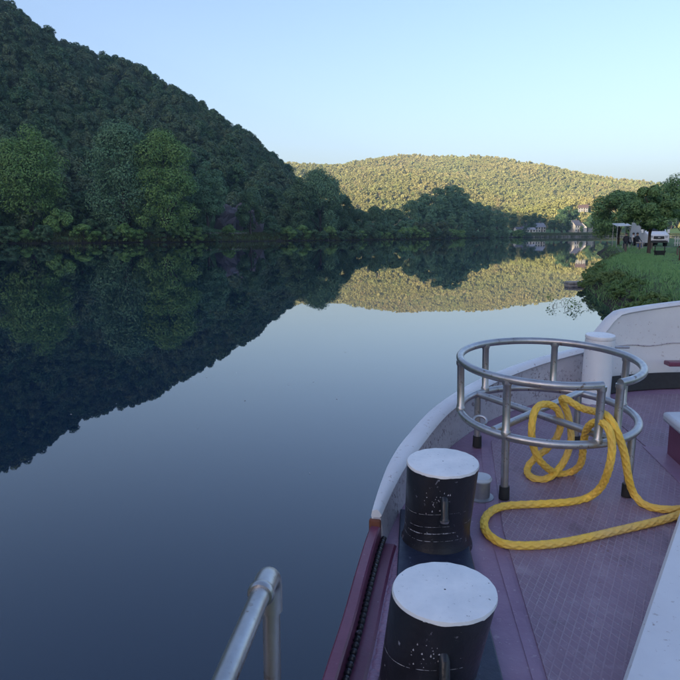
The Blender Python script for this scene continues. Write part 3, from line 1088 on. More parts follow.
house(120.5, 463, 7, 5, 2.6, 1.4, 0.2, 'render', 'slate', 'low white house at the left end of the far-shore village', (3, 1))
house(128.5, 467, 7.5, 6, 2.2, 1.5, 0.15, 'render', 'slate_pale', 'low white house with a pale roof beside the water', (3, 1), chimney=False)
house(139, 484, 10, 7.5, 4.5, 3.2, 0.35, 'render', 'slate_pale', 'two-storey house with pale slate roof left of the dark round trees', (4, 2))
house(134, 492, 7, 7, 4.6, 3.0, -0.6, 'stone', 'slate', 'stone house with dark roof behind the pale-roofed one', (3, 2))
house(166.5, 489, 7.5, 8, 6.2, 4.0, 0.5, 'render', 'slate', 'tall narrow house with dark steep roof in the village middle', (3, 2))
house(173, 494, 6.5, 8, 4.4, 3.8, 1.3, 'render', 'slate', 'gabled white house just right of the tall narrow house', (2, 2))
house(182.5, 503, 5.5, 7, 5.0, 2.8, 0.9, 'render', 'slate', 'white house half hidden by trees at the village right end', (2, 2))
hs = house(213, 606, 9.5, 7.5, 4.6, 3.0, -0.35, 'stone', 'tile', 'sunlit cream house on the slope above the village', (4, 2))

# embankment wall of the far shore, one panel after the other
ew = empty('embankment_wall', (180, 478, 0), 'long pale embankment wall along the far shore below the village', 'wall')
pl = LB[11:15]
cum = np.concatenate([[0], np.cumsum(np.hypot(*np.diff(pl, axis=0).T))])
for s in np.arange(3, cum[-1] - 4, 6.0):
    x0, y0 = np.interp(s, cum, pl[:, 0]), np.interp(s, cum, pl[:, 1])
    x1, y1 = np.interp(s + 5.9, cum, pl[:, 0]), np.interp(s + 5.9, cum, pl[:, 1])
    a = math.atan2(y1 - y0, x1 - x0)
    MB().box(((x0 + x1) / 2 - math.sin(a) * .8, (y0 + y1) / 2 + math.cos(a) * .8, 0.35), (5.9, 0.5, 1.1), rz=a).build('wall_panel', M['stone'], ew, smooth=0)

# pylons on the distant ridge
for k, (x, y, hgt) in enumerate([(812, 2250, 52), (850, 2262, 48), (1030, 2160, 52), (1075, 2125, 50)]):
    z = gh(x, y) + 2
    e = empty('power_pylon', (x, y, z), ['first', 'second', 'third', 'fourth'][k] + ' from the left of the thin power pylons on the distant ridge', 'pylon')
    mb = MB()
    for sx in (-1, 1):
        for sy in (-1, 1):
            mb.tube([(x + sx * 3, y + sy * 3, z), (x + sx * 0.6, y + sy * 0.6, z + hgt)], 0.28, 4)
    for j in range(6):
        u = j / 6
        r0, r1 = 3 - 2.4 * u, 3 - 2.4 * (u + 1 / 6)
        for sy in (-1, 1):
            mb.tube([(x - r0, y + sy * r0, z + hgt * u), (x + r1, y + sy * r1, z + hgt * (u + 1 / 6))], 0.16, 4)
            mb.tube([(x + r0, y + sy * r0, z + hgt * u), (x - r1, y + sy * r1, z + hgt * (u + 1 / 6))], 0.16, 4)
    mb.build('mast', M['pylon'], e, smooth=0)
    for j in range(3):
        MB().box((x, y, z + hgt * (0.72 + 0.12 * j)), (11 - 2.5 * j, 0.5, 0.45)).build('cross_arm', M['pylon'], e, smooth=0)

# ================================================================== things on the right bank lawn
GZ = 1.08


def van(x, y, rz, label):
    z = gh(x, y)
    e = empty('camper_van', (x, y, z), label, 'van')
    e.rotation_euler = (0, 0, rz)
    keep_ = ORG[e.name]
    ORG[e.name] = (0, 0, 0)
    # front faces -Y, length along +Y

    def sec(yv, w, z0, z1, z2, wt, r=0.12):
        return [(-w, yv, z0), (w, yv, z0), (w * 1.0, yv, z1), (wt + 0.06, yv, z2 - r), (wt - r, yv, z2), (-wt + r, yv, z2), (-wt - 0.06, yv, z2 - r), (-w * 1.0, yv, z1)]
    b = MB().loft([sec(-0.05, 0.86, 0.42, 0.78, 0.98, 0.80, .05), sec(0.04, 0.95, 0.36, 0.9, 1.12, 0.88, .06), sec(0.35, 1.0, 0.34, 1.0, 1.24, 0.90, .06), sec(0.95, 1.02, 0.34, 1.05, 1.42, 0.90, .08),
                   sec(1.75, 1.03, 0.34, 1.2, 2.25, 0.84, .14), sec(2.2, 1.03, 0.34, 1.3, 2.5, 0.86, .16), sec(5.6, 1.03, 0.34, 1.3, 2.55, 0.88, .16), sec(5.9, 1.0, 0.4, 1.3, 2.4, 0.85, .16)])
    body = b.build('body', M['van_white'], e, smooth=35, origin=(0, 0, 0))
    ws = MB().add([(-0.80, 0.93, 1.455), (0.80, 0.93, 1.455), (0.74, 1.71, 2.20), (-0.74, 1.71, 2.20)], [(0, 1, 2, 3)]).build('windscreen', M['glass'], e, smooth=0)
    MB().box((0, -0.065, 0.84), (0.95, 0.08, 0.27)).build('grille', M['van_dark'], e, bevel=0.03)
    MB().box((0, -0.115, 0.84), (0.22, 0.03, 0.09)).build('badge', M['steel'], e, bevel=0.02)
    MB().box((0, -0.04, 0.48), (1.62, 0.10, 0.20)).build('bumper', M['van_dark'], e, bevel=0.03)
    for s in (-1, 1):
        MB().box((s * 0.70, 0.0, 0.93), (0.34, 0.14, 0.20), rz=s * 0.25).build('headlight', M['lamp'], e, bevel=0.03)
        MB().box((s * 0.72, -0.05, 0.56), (0.16, 0.09, 0.10)).build('fog_light', M['lamp'], e, bevel=0.02)
        MB().box((s * 1.19, 1.15, 1.42), (0.22, 0.12, 0.36)).build('mirror', M['van_white'], e, bevel=0.03)
        MB().box((s * 1.025, 1.75, 1.62), (0.03, 0.85, 0.52)).build('side_window', M['glass'], e, smooth=0)
        for yw in (0.95, 4.7):
            wh = MB().tube([(s * 0.78, yw, 0.36), (s * 1.0, yw, 0.36)], 0.36, 20).build('wheel', M['rubber'], e)
            MB().tube([(s * 0.995, yw, 0.36), (s * 1.015, yw, 0.36)], 0.22, 16).build('rim', M['galv'], wh)
    MB().box((0, -0.10, 0.62), (0.52, 0.02, 0.11)).build('number_plate', M['wood_white'], e, smooth=0)
    ORG[e.name] = keep_
    return e


van(29.9, 64.5, R(-8), 'white camper van parked facing the camera under the trees')
van(32.9, 73, R(-10), 'second white camper van, mostly hidden left of the one facing the camera')

# awning left of the vans
aw = empty('awning', (26.9, 66.0, gh(26.9, 66.0)), 'small white awning on thin posts left of the white vans', 'awning')
az_ = gh(26.9, 66.0)
MB().add([(26.1, 65.0, az_ + 1.95), (27.5, 65.0, az_ + 2.0), (27.9, 67.2, az_ + 2.25), (26.5, 67.2, az_ + 2.2), (26.1, 65.0, az_ + 2.0), (27.5, 65.0, az_ + 2.05), (27.9, 67.2, az_ + 2.3), (26.5, 67.2, az_ + 2.25)],
         [(0, 1, 2, 3), (4, 5, 6, 7), (0, 1, 5, 4), (1, 2, 6, 5), (2, 3, 7, 6), (3, 0, 4, 7)]).build('canopy', M['van_white'], aw, smooth=0)
for x, y in ((26.2, 65.1), (27.4, 65.1), (26.6, 67.1), (27.8, 67.1)):
    MB().tube([(x, y, az_), (x, y, az_ + 2.1)], 0.03, 8).build('post', M['galv'], aw)


def camp_chair(x, y, rz, label):
    z = gh(x, y)
    e = empty('camp_chair', (x, y, z), label, 'chair')
    e.rotation_euler = (0, 0, rz)
    k = ORG[e.name]
    ORG[e.name] = (0, 0, 0)
    MB().box((0, 0, 0.42), (0.5, 0.46, 0.03)).build('seat', M['cloth_dark'], e, bevel=.01)
    MB().box((0, 0.25, 0.70), (0.5, 0.03, 0.5), rx=-0.15).build('backrest', M['cloth_dark'], e, bevel=.01)
    for sx in (-1, 1):
        for sy in (-1, 1):
            MB().tube([(sx * .24, sy * .22, 0.42), (sx * .27, sy * .27, 0)], 0.013, 6).build('leg', M['galv'], e)
    ORG[e.name] = k
    return e


def person(x, y, rz, top, legs, label, sit=True):
    """seated figure: one skinned body mesh, clothes by material, hair child"""
    z = gh(x, y)
    hipz = 0.52 if sit else 0.92
    J = {'pel': (0, 0.05, hipz), 'sp': (0, 0.09, hipz + .25), 'ch': (0, 0.08, hipz + .45), 'nk': (0, 0.06, hipz + .58), 'hd': (0, 0.03, hipz + .70), 'tp': (0, 0.03, hipz + .80)}
    E_ = [('pel', 'sp'), ('sp', 'ch'), ('ch', 'nk'), ('nk', 'hd'), ('hd', 'tp')]
    Rr = {'pel': .15, 'sp': .13, 'ch': .15, 'nk': .055, 'hd': .095, 'tp': .075}
    for s, t_ in ((-1, 'l'), (1, 'r')):
        pts = {'hip': (s * .09, 0.0, hipz), 'kn': (s * .12, -.42, hipz + .0), 'an': (s * .12, -.42, 0.09), 'to': (s * .13, -.60, 0.05), 'sh': (s * .19, .08, hipz + .48),
               'el': (s * .25, -.02, hipz + .22), 'wr': (s * .16, -.24, hipz + .14), 'fi': (s * .13, -.34, hipz + .12)}
        rd = {'hip': .085, 'kn': .062, 'an': .042, 'to': .035, 'sh': .06, 'el': .045, 'wr': .032, 'fi': .03}
        for kk, pp in pts.items():
            J[kk + t_] = pp
            Rr[kk + t_] = rd[kk]
        E_ += [('pel', 'hip' + t_), ('hip' + t_, 'kn' + t_), ('kn' + t_, 'an' + t_), ('an' + t_, 'to' + t_), ('ch', 'sh' + t_), ('sh' + t_, 'el' + t_), ('el' + t_, 'wr' + t_), ('wr' + t_, 'fi' + t_)]
    names = list(J)
    me = bpy.data.meshes.new('person_body')
    me.from_pydata([J[k] for k in names], [(names.index(a), names.index(b)) for a, b in E_], [])
    o = bpy.data.objects.new('body', me)
    COL.objects.link(o)
    e = empty('person', (x, y, z), label, 'person')
    e.rotation_euler = (0, 0, rz)
    o.parent = e
    sk = o.modifiers.new('skin', 'SKIN')
    for i, k in enumerate(names):
        me.skin_vertices[0].data[i].radius = (Rr[k], Rr[k])
    me.skin_vertices[0].data[0].use_root = True
    sub = o.modifiers.new('sub', 'SUBSURF')
    sub.levels = sub.render_levels = 2
    # clothing colours by height on one continuous body
    t = NT('person_' + top)
    sx = t.n('ShaderNodeSeparateXYZ')
    t.put(sx.inputs[0], t.co())
    top_c = {'dark': (0.018, 0.019, 0.024), 'pale': (0.5, 0.47, 0.44)}[top]
    leg_c = {'dark': (0.02, 0.022, 0.03), 'pale': (0.42, 0.38, 0.34), 'blue': (0.03, 0.07, 0.2)}[legs]
    c = t.mix(t.math('GREATER_THAN', sx.outputs[2], hipz + .04), leg_c, top_c)
    c = t.mix(t.math('GREATER_THAN', sx.outputs[2], hipz + .585), c, (0.42, 0.26, 0.19))
    t.bsdf(c, 0.8)
    me.materials.append(t.m)
    k = ORG[e.name]
    ORG[e.name] = (0, 0, 0)
    MB().lathe((0, 0.055, hipz + .69), (0, 0.1, 1), [(.10, 0), (.108, .05), (.10, .10), (.06, .14), (.01, .155)], 14).build('hair', M['hair'], e)
    ORG[e.name] = k
    return e


camp_chair(24.4, 58.6, R(-30), 'dark camp chair left of the pair on the lawn by the awning')
camp_chair(25.3, 58.4, R(25), 'dark camp chair right of the pair on the lawn by the awning')
camp_chair(26.6, 62.2, R(60), 'dark camp chair nearest the white vans')
person(24.4, 58.6, R(-30), 'dark', 'dark', 'person in dark clothes seated at left on the lawn by the awning')
person(25.3, 58.4, R(25), 'dark', 'pale', 'person in dark top and pale trousers seated on the lawn by the awning')
person(26.6, 62.2, R(60), 'pale', 'blue', 'person in pale top seated nearest the white vans')
bg_ = MB().box((26.3, 60.2, GZ + 0.28), (0.42, 0.36, 0.5)).build('cool_box', M['cloth_blue'], None, bevel=.05)
tag(bg_, 'small blue cool box on the lawn beside the seated people', 'cool box')
MB().box((26.3, 60.2, GZ + 0.56), (0.44, 0.38, 0.06)).build('lid', M['van_white'], bg_, bevel=.015)

for k, (x, y) in enumerate([(22.2, 53.2), (22.9, 55.0), (23.6, 56.8), (23.4, 53.6), (24.6, 54.2)]):
    pst = MB().lathe((x, y, gh(x, y) - .05), (0.02 * (k - 2), 0, 1), [(.075, 0), (.07, .55), (.045, .6)], 10).build('wooden_post', M['wood'])
    tag(pst, 'short weathered wooden post on the lawn near the seated people', 'post', 'short wooden posts on the lawn')

# dark trough between two uprights
tx, ty = 18.0, 38.6
tz = gh(tx, ty)
tr_ = empty('fire_trough', (tx, ty, tz), 'dark low trough between two uprights on the lawn below the van', 'trough')
MB().loft([[(tx - .2, ty - .14, tz + .06), (tx + .2, ty - .14, tz + .06), (tx + .2, ty + .14, tz + .06), (tx - .2, ty + .14, tz + .06)],
           [(tx - .28, ty - .18, tz + .3), (tx + .28, ty - .18, tz + .3), (tx + .28, ty + .18, tz + .3), (tx - .28, ty + .18, tz + .3)]]).build('basin', M['dark_metal'], tr_, smooth=0)
for s in (-1, 1):
    MB().tube([(tx + s * .27, ty, tz), (tx + s * .27, ty, tz + .58)], 0.03, 8).build('upright', M['dark_metal'], tr_)
ps = MB().lathe((19.3, 39.2, gh(19.3, 39.2)), (0, 0, 1), [(.05, 0), (.05, .38), (.03, .42)], 10).build('stake', M['wood'])
tag(ps, 'lone dark stake on the lawn right of the trough', 'stake')

mp = empty('mooring_post', (15.75, 31.4, gh(15.75, 31.4)), 'rusty round mooring post at the right picture edge on the lawn', 'mooring post')
mz = gh(15.75, 31.4)
MB().lathe((15.75, 31.4, mz - .05), (0, 0, 1), [(.19, 0), (.19, .58), (.17, .64)], 24).build('post', M['rust'], mp)
MB().lathe((15.75, 31.4, mz + .585), (0, 0, 1), [(.235, 0), (.24, .03), (.235, .07), (.15, .10)], 24).build('head', M['rust'], mp)

# white picket fence beside the van
pf = empty('picket_fence', (33.4, 66, gh(33.4, 66)), 'white picket fence at the right picture edge beside the van', 'fence')
fz = gh(33.4, 66)
for k in range(14):
    x = 32.2 + k * 0.24
    MB().box((x, 66, fz + 0.45), (0.09, 0.03, 0.9)).build('picket', M['wood_white'], pf, smooth=0)
for zz in (0.3, 0.7):
    MB().box((33.75, 66.035, fz + zz), (3.3, 0.03, 0.08)).build('rail', M['wood_white'], pf, smooth=0)
# the lane behind the vans
ln = [(24, 58.8), (30, 61.5), (36, 63), (46, 64), (46, 73), (34, 71.5), (27.5, 68.5)]
tag(MB().add([(x, y, gh(x, y) + 0.03) for x, y in ln], [tuple(range(len(ln)))]).build('lane', M['tarmac'], smooth=0), kind='structure')


# ================================================================== the barge
def dz(y):
    return 0.6804 + 0.0735 * y


SL = 0.0735
UP = Vector((0, -SL, 1)).normalized()
barge = empty('barge', (2.75, 1.5, 0), 'moored river barge with purple deck and white bulwark seen from on board', 'boat')
# outer edge of the deck in plan, port side from astern to the stem, then mirrored about x = CX
CX = 2.78
port = [(-0.42, -3.0), (-0.36, -1.0), (-0.27, 0.4), (-0.14, 1.35), (-0.02, 1.96), (0.043, 2.261), (0.102, 2.583), (0.175, 2.93), (0.29, 3.30), (0.44, 3.66), (0.62, 4.03), (0.84, 4.37),
        (1.10, 4.68), (1.42, 4.95), (1.78, 5.17), (2.14, 5.33), (2.48, 5.42), (2.78, 5.45)]


def catmull(pts, n=6):
    out = []
    m = len(pts)
    for i in range(m - 1):
        p0, p1, p2, p3 = [Vector(pts[max(0, min(m - 1, j))]) for j in (i - 1, i, i + 1, i + 2)]
        for k in range(n):
            t = k / n
            out.append(0.5 * ((2 * p1) + (p2 - p0) * t + (2 * p0 - 5 * p1 + 4 * p2 - p3) * t * t + (3 * p1 - p0 - 3 * p2 + p3) * t ** 3))
    out.append(Vector(pts[-1]))
    return out


pc = [Vector((p[0], p[1])) for p in catmull([(x, y, 0) for x, y in port], 5)]
sb_ = [Vector((2 * CX - p.x, p.y)) for p in reversed(pc[:-1])]
edge = pc + sb_                                     # full outline, open at the stern
NE = len(edge)


def edge_normal(i):
    t = edge[min(i + 1, NE - 1)] - edge[max(i - 1, 0)]
    t.normalize()
    return Vector((-t.y, t.x))                       # outboard


nrm = [edge_normal(i) for i in range(NE)]


def sect(i, off, h):
    p = edge[i] + nrm[i] * off
    return (p.x, p.y, dz(edge[i].y) + h)


# hull shell
MB().loft([[sect(i, 0.012, -0.01), sect(i, 0.05, -0.12), sect(i, 0.0, -0.5), (edge[i].x - nrm[i].x * .25, edge[i].y - nrm[i].y * .25, -0.5)] for i in range(NE)], closed_section=False).build('hull', M['black'], barge)
# plain deck sheet
mb = MB()
vs = [sect(i, -0.005, 0.0) for i in range(NE)]
half = NE // 2
fs = []
for i in range(half):
    j = NE - 1 - i
    if j - 1 > i + 1:
        fs.append((i, j, j - 1, i + 1))
    elif j - 1 == i + 1:
        fs.append((i, j, i + 1))
mb.add(vs, fs).build('deck', M['purple'], barge, fix=True)

# tread plates with open seams
def plate(poly, name='tread_plate', z=0.006, mat='tread'):
    mb = MB()
    n = len(poly)
    vs = [(x, y, dz(y) + z) for x, y in poly] + [(x, y, dz(y) - 0.004) for x, y in poly]
    fs = [tuple(range(n))] + [(k, n + k, n + (k + 1) % n, (k + 1) % n) for k in range(n)]
    return mb.add(vs, fs).build(name, M[mat], barge, smooth=0, origin=(0.8, 2.0, dz(2.0)))


plate([(0.50, -1.0), (1.9, -1.0), (1.9, 4.93), (1.36, 4.62), (0.965, 4.19), (0.775, 3.05), (0.642, 1.50)])
plate([(1.91, 2.3), (2.9, 2.3), (2.9, 5.20), (2.30, 5.14), (1.91, 4.94)])
# narrow flat strip along the tread plates
plate([(0.57, 1.0), (0.60, 1.0), (0.755, 3.1), (0.945, 4.2), (0.90, 4.2), (0.71, 3.1)], 'seam_strip', 0.004, 'purple')

# toe rail of the after part (purple flat bar) and its rivets
i_end = max(i for i in range(half) if edge[i].y < 2.95)
for side in (0, 1):
    idx = list(range(0, i_end + 1))
    if side:
        idx = [NE - 1 - i for i in idx]
    MB().loft([[sect(i, 0.035, -0.06), sect(i, 0.035, 0.085), sect(i, 0.028, 0.092), sect(i, -0.005, 0.092), sect(i, -0.012, 0.085), sect(i, -0.012, -0.02)] for i in idx]).build('toe_rail', M['purple_dark'], barge, smooth=30)
    MB().loft([[sect(i, -0.0125, 0.0), sect(i, -0.0125, 0.008), sect(i, -0.075, 0.008), sect(i, -0.085, 0.0)] for i in idx]).build('waterway_strip', M['purple_dark'], barge, smooth=30)
mb = MB()
L_ = [Vector(sect(i, -0.026, 0.03)) for i in range(0, i_end + 1)]
acc = 0
for a, b in zip(L_[:-1], L_[1:]):
    l = (b - a).length
    while acc < l:
        p = a.lerp(b, acc / l)
        if p.y > 0.8:
            mb.lathe(p, (0.4, 0, 1), [(.013, -.01), (.012, .006), (.006, .012)], 8)
        acc += 0.034
    acc -= l
tag(mb.build('rivet_row', M['black'], barge), kind='stuff')
mb = MB()
rr = random.Random(4)
for a, b in zip(L_[:-1], L_[1:]):
    for k in range(4):
        p = a.lerp(b, k / 4)
        if p.y > 1.2:
            mb.lathe(p + Vector((0.085 + rr.uniform(-.005, .005), 0, -0.032)), (0, 0, 1), [(.022, 0), (.017, .006), (.006, .009)], 8)
tag(mb.build('stud_row', M['purple'], barge), kind='stuff')

# bulwark height above deck along the edge
def bh(y, x):
    if x > CX:
        x = 2 * CX - x
    lo = np.interp(x, [0.15, 0.30, 0.63, 1.2, 1.84, 1.95], [0.13, 0.19, 0.235, 0.27, 0.325, 0.335])
    t = min(1, max(0, (x - 1.90) / 0.34))
    t = t * t * (3 - 2 * t)
    hi = 0.60 + 0.06 * min(1, max(0, (x - 2.2) / 0.55))
    return float(lo * (1 - t) + hi * t)


# denser sampling of the bulwark
bi = [i for i in range(i_end, NE - i_end)]
inner, capst = [], []
for i in bi:
    h = bh(edge[i].y, edge[i].x)
    inner.append([sect(i, 0.02, -0.02), sect(i, 0.055 * (0.35 + 0.65 * min(1.0, max(0.0, (edge[i].y - 2.85) / 0.7))), h - 0.012), sect(i, -0.010, h - 0.012), sect(i, -0.03, 0.0)])
    tp = 0.35 + 0.65 * min(1.0, max(0.0, (edge[i].y - 2.85) / 0.7)) if edge[i].y < 3.6 else 1.0
    w = 0.035 * tp
    capst.append([sect(i, 0.068 * tp, h - 0.03), sect(i, 0.08 * tp, h - 0.005), sect(i, 0.07 * tp, h + 0.018), sect(i, 0.02 * tp, h + 0.026), sect(i, -w + 0.012, h + 0.018), sect(i, -w, h - 0.002), sect(i, -w + 0.012, h - 0.013)])
MB().loft(inner).build('bulwark', M['white_dirty'], barge, smooth=35)
MB().loft(capst).build('bulwark_cap', M['white'], barge, smooth=50)
p0 = sect(i_end, 0.015, 0.055)
MB().box(p0, (0.055, 0.03, 0.13), rz=math.atan2(nrm[i_end].y, nrm[i_end].x)).build('bulwark_end', M['rust'], barge, bevel=0.008)
# flat white inner plate of the high bow bulwark, its weld seam and black kick band
hi_i = [i for i in bi if 1.99 < edge[i].x < 2 * CX - 1.99]
MB().loft([[sect(i, -0.032, 0.02), sect(i, -0.014, bh(0, edge[i].x) - 0.014), sect(i, -0.018, bh(0, edge[i].x) - 0.014), sect(i, -0.046, 0.02)] for i in hi_i]).build('bow_plate', M['white'], barge, smooth=35)
MB().tube([sect(i, -0.034, 0.34 + 0.01 * math.sin(i)) for i in hi_i], 0.005, 6).build('weld_seam', M['white_dirty'], barge)
MB().loft([[sect(i, -0.05, 0.0), sect(i, -0.045, 0.10), sect(i, -0.07, 0.115), sect(i, -0.13, 0.03), sect(i, -0.14, 0.0)] for i in hi_i]).build('kick_band', M['rubber'], barge, smooth=20)
MB().box((2.62, 5.22, dz(5.2) + 0.235), (0.14, 0.1, 0.035)).build('cleat', M['purple_dark'], barge, bevel=0.008)

# white mooring post in the bow
wp_b = Vector((1.93, 5.02, dz(5.02)))
wp = MB().lathe(wp_b, UP, [(.125, 0), (.118, .02), (.106, .04), (.106, .47), (.102, .48)], 36).build('bow_post', M['white'], barge)
MB().lathe(wp_b + UP * 0.4805, UP, [(.102, 0), (.108, .012), (.104, .03), (.06, .036)], 36).build('post_cap', M['cap_white'], wp)
MB().tube([wp_b + UP * .42 + Vector((.08, -.02, 0)), wp_b + UP * .42 + Vector((.21, -.03, 0))], 0.009, 8).build('pin', M['galv'], wp)


# twin bollards
def bollard(top, axis, rt_, rb, hgt, lug_ang, scr):
    ax = UP.copy()
    sh = Vector(axis)                                # the drum leans while its top stays level with the deck
    base = Vector(top) - ax * hgt - sh * hgt
    prof = [(rb * 1.13, 0), (rb * 1.12, .012), (rb * 1.03, .045), (rb, .09)]
    for k in range(1, 12):
        u = k / 11
        prof.append((rb + (rt_ - rb) * u, .09 + (hgt - .012 - .09) * u))
    o = MB().lathe(base, ax, prof, 56, sh).build('bollard', M['black'], barge, smooth=45)
    cm_ = MB()
    nn = 96
    u_ = (Vector((1, 0, 0)) - ax * ax.x).normalized()
    w_ = ax.cross(u_)
    rj = random.Random(int(hgt * 1000))
    rag = [0.0015 + 0.0022 * (0.5 + 0.5 * math.sin(k * 0.7) * math.sin(k * 0.23 + 1)) + rj.uniform(0, 0.0018) + (0.004 if rj.random() < 0.04 else 0) for k in range(nn)]
    rings = []
    for q, (rr0, hh0) in enumerate([(1.0035, None), (1.0030, 0.000), (0.988, 0.0075), (0.94, 0.0092), (0.5, 0.0100), (0.02, 0.0102)]):
        rg = []
        for k in range(nn):
            a = 2 * math.pi * k / nn
            hq = (-rag[k] if hh0 is None else hh0) + (0.0006 * math.sin(k * 1.3) if q in (2, 3) else 0)
            rg.append(Vector(top) - ax * 0.010 + (ax + sh) * hq + (u_ * math.cos(a) + w_ * math.sin(a)) * rt_ * rr0)
        rings.append(rg)
    cm_.loft(rings, True, False)
    cp = cm_.build('bollard_cap', M['cap_white'], o, smooth=50)
    fw = Vector((math.sin(lug_ang), -math.cos(lug_ang), 0))
    fw = (fw - ax * fw.dot(ax)).normalized()
    lp = base + (ax + sh) * hgt * 0.62 + fw * rb * 0.99
    MB().tube([lp + ax * .05 - fw * .012, lp + ax * .035 + fw * .018, lp - ax * .03 + fw * .034, lp - ax * .042 + fw * .037], [.016, .0165, .0165, .0205], 14).build('lug', M['black'], o)
    MB().tube([lp - ax * .0425 + fw * .037, lp - ax * .052 + fw * .0385], [.0205, .018], 14).build('lug_end', M['galv'], o)
    # rope-scuffed rings round the drum
    for hh, ww in scr:
        mb_ = MB()
        n = 90
        for k in range(n):
            if math.sin(k * 0.31 + hh * 50) + math.sin(k * 0.13) < -0.5:
                continue
            a0_, a1_ = 2 * math.pi * k / n, 2 * math.pi * (k + 1) / n
            u = (Vector((1, 0, 0)) - ax * ax.x).normalized()
            w = ax.cross(u)
            rr_ = (rb + (rt_ - rb) * ((hh - .09) / (hgt - .1)) if hh > .09 else rb) + 0.0016
            q = []
            for a in (a0_, a1_):
                hv = hh + 0.006 * math.sin(a * 3) + 0.012 * math.sin(a + hh * 9)
                for dh in (-ww, ww * (0.4 + 0.6 * math.sin(a * 7) ** 2)):
                    q.append(base + (ax + sh) * (hv + dh) + (u * math.cos(a) + w * math.sin(a)) * rr_)
            mb_.add([q[0], q[2], q[3], q[1]], [(0, 1, 2, 3)])
        mb_.build('scuff_ring', M['scuff'], o, smooth=0, fix=False)
    mb_ = MB()
    rs_ = random.Random(int(hgt * 777))
    for k in range(24):
        a = -math.pi / 2 + rs_.gauss(-0.25, 0.20)
        hv = hgt * 0.70 + rs_.gauss(0, 0.03)
        rr_ = rb + (rt_ - rb) * ((hv - .09) / (hgt - .1)) + 0.0011
        sz = rs_.uniform(0.001, 0.0032)
        dr2 = (u_ * math.cos(a) + w_ * math.sin(a))
        tg = (-u_ * math.sin(a) + w_ * math.cos(a))
        c0_ = base + (ax + sh) * hv + dr2 * rr_
        mb_.add([c0_ + tg * sz, c0_ + ax * sz * rs_.uniform(.4, 4.0) + tg * sz * .3, c0_ - tg * sz * rs_.uniform(.4, 1.5), c0_ - ax * sz * rs_.uniform(.3, 1.2)], [(0, 1, 2, 3)])
    tag(mb_.build('paint_chips', M['white_dirty'], o, smooth=0, fix=False), kind='stuff')
    return o


def scuff_mat():
    t = NT('scuffed_paint')
    f = t.ramp(t.noise(60, 4, 0.7), 0.44, 0.56)
    c = t.mix(f, (0.014, 0.015, 0.02), (0.42, 0.43, 0.48))
    t.bsdf(c, 0.45)
    return t.m


M['scuff'] = scuff_mat()
bp = [(0.10, 1.42), (0.50, 1.36), (0.585, 2.95), (0.60, 3.18), (0.30, 3.22), (0.27, 2.95)]
mb = MB()
n = len(bp)
mb.add([(x, y, dz(y) + 0.028) for x, y in bp] + [(x, y, dz(y) - 0.005) for x, y in bp], [tuple(range(n))] + [(k, n + k, n + (k + 1) % n, (k + 1) % n) for k in range(n)])
mb.build('bollard_plate', M['blueblack'], barge, bevel=0.006)
bollard((0.32, 1.94, CAMZ - 1.077), (0.15, 0.0, 0.0), 0.16, 0.147, 0.42, 0.02, [(.10, .0018), (.17, .0009), (.245, .0009), (.13, .0008)])
bollard((0.46, 2.92, CAMZ - 1.005), (0.05, 0.0, 0.0), 0.16, 0.148, 0.40, -0.03, [(.125, .0026), (.09, .0012), (.155, .0009), (.21, .0008)])

# capped vent pipe beside the far bollard
vb = Vector((0.735, 3.40, dz(3.40)))
vp = MB().lathe(vb, UP, [(.07, 0), (.07, .008), (.05, .012), (.05, .10)], 28).build('vent_pipe', M['galv'], barge)
MB().lathe(vb + UP * .101, UP, [(.056, 0), (.058, .008), (.05, .02), (.02, .024)], 28).build('vent_cap', M['grey_top'], vp)

# white coaming at the right with its sunk grey cover
ca, cb = Vector((0.955, 2.061)), Vector((1.735, 3.261))
dr_ = (cb - ca).normalized()
nr = Vector((dr_.y, -dr_.x))
ca = ca - dr_ * 2.6
cb = cb + dr_ * 0.05


def cpt(t, off, h):
    p = ca + (cb - ca) * t + nr * off
    return (p.x, p.y, dz(p.y) + h)


secs = []
for t in np.linspace(0, 1, 10):
    secs.append([cpt(t, 0.0, -0.003), cpt(t, 0.012, 0.11), cpt(t, 0.025, 0.125), cpt(t, 0.16, 0.13), cpt(t, 0.172, 0.12), cpt(t, 0.172, -0.003)])
MB().loft(secs).build('coaming', M['white'], barge, smooth=35)
MB().loft([[cpt(t, 0.1725, 0.0), cpt(t, 0.1725, 0.10), cpt(t, 1.2, 0.14), cpt(t, 1.2, 0.0)] for t in np.linspace(0, 1, 6)]).build('hatch_cover', M['grey_top'], barge, smooth=0)

# low companion hatch at the right edge
hx, hy = 1.985, 3.98
hc = [(hx, hy), (hx - 0.02, hy - 0.36), (hx + 0.75, hy - 0.45), (hx + 0.78, hy + 0.05)]
mb = MB()
mb.add([(x, y, dz(y)) for x, y in hc] + [(x, y, dz(y) + 0.20) for x, y in hc], [(0, 1, 5, 4), (1, 2, 6, 5), (2, 3, 7, 6), (3, 0, 4, 7), (4, 5, 6, 7)])
hb = mb.build('hatch_box', M['purple_dark'], barge, bevel=0.012)
hl = [(hx - .03, hy + .03), (hx - .05, hy - .39), (hx + .78, hy - .48), (hx + .81, hy + .08)]
mb = MB()
mb.add([(x, y, dz(y) + 0.202) for x, y in hl] + [(x, y, dz(y) + 0.26) for x, y in hl], [(0, 1, 5, 4), (1, 2, 6, 5), (2, 3, 7, 6), (3, 0, 4, 7), (4, 5, 6, 7), (0, 3, 2, 1)])
mb.build('hatch_lid', M['grey_top'], hb, bevel=0.02)
plate([(hx - .10, hy + .10), (hx - .13, hy - .50), (hx + .85, hy - .58), (hx + .9, hy + .12)], 'hatch_flange', 0.010, 'purple')

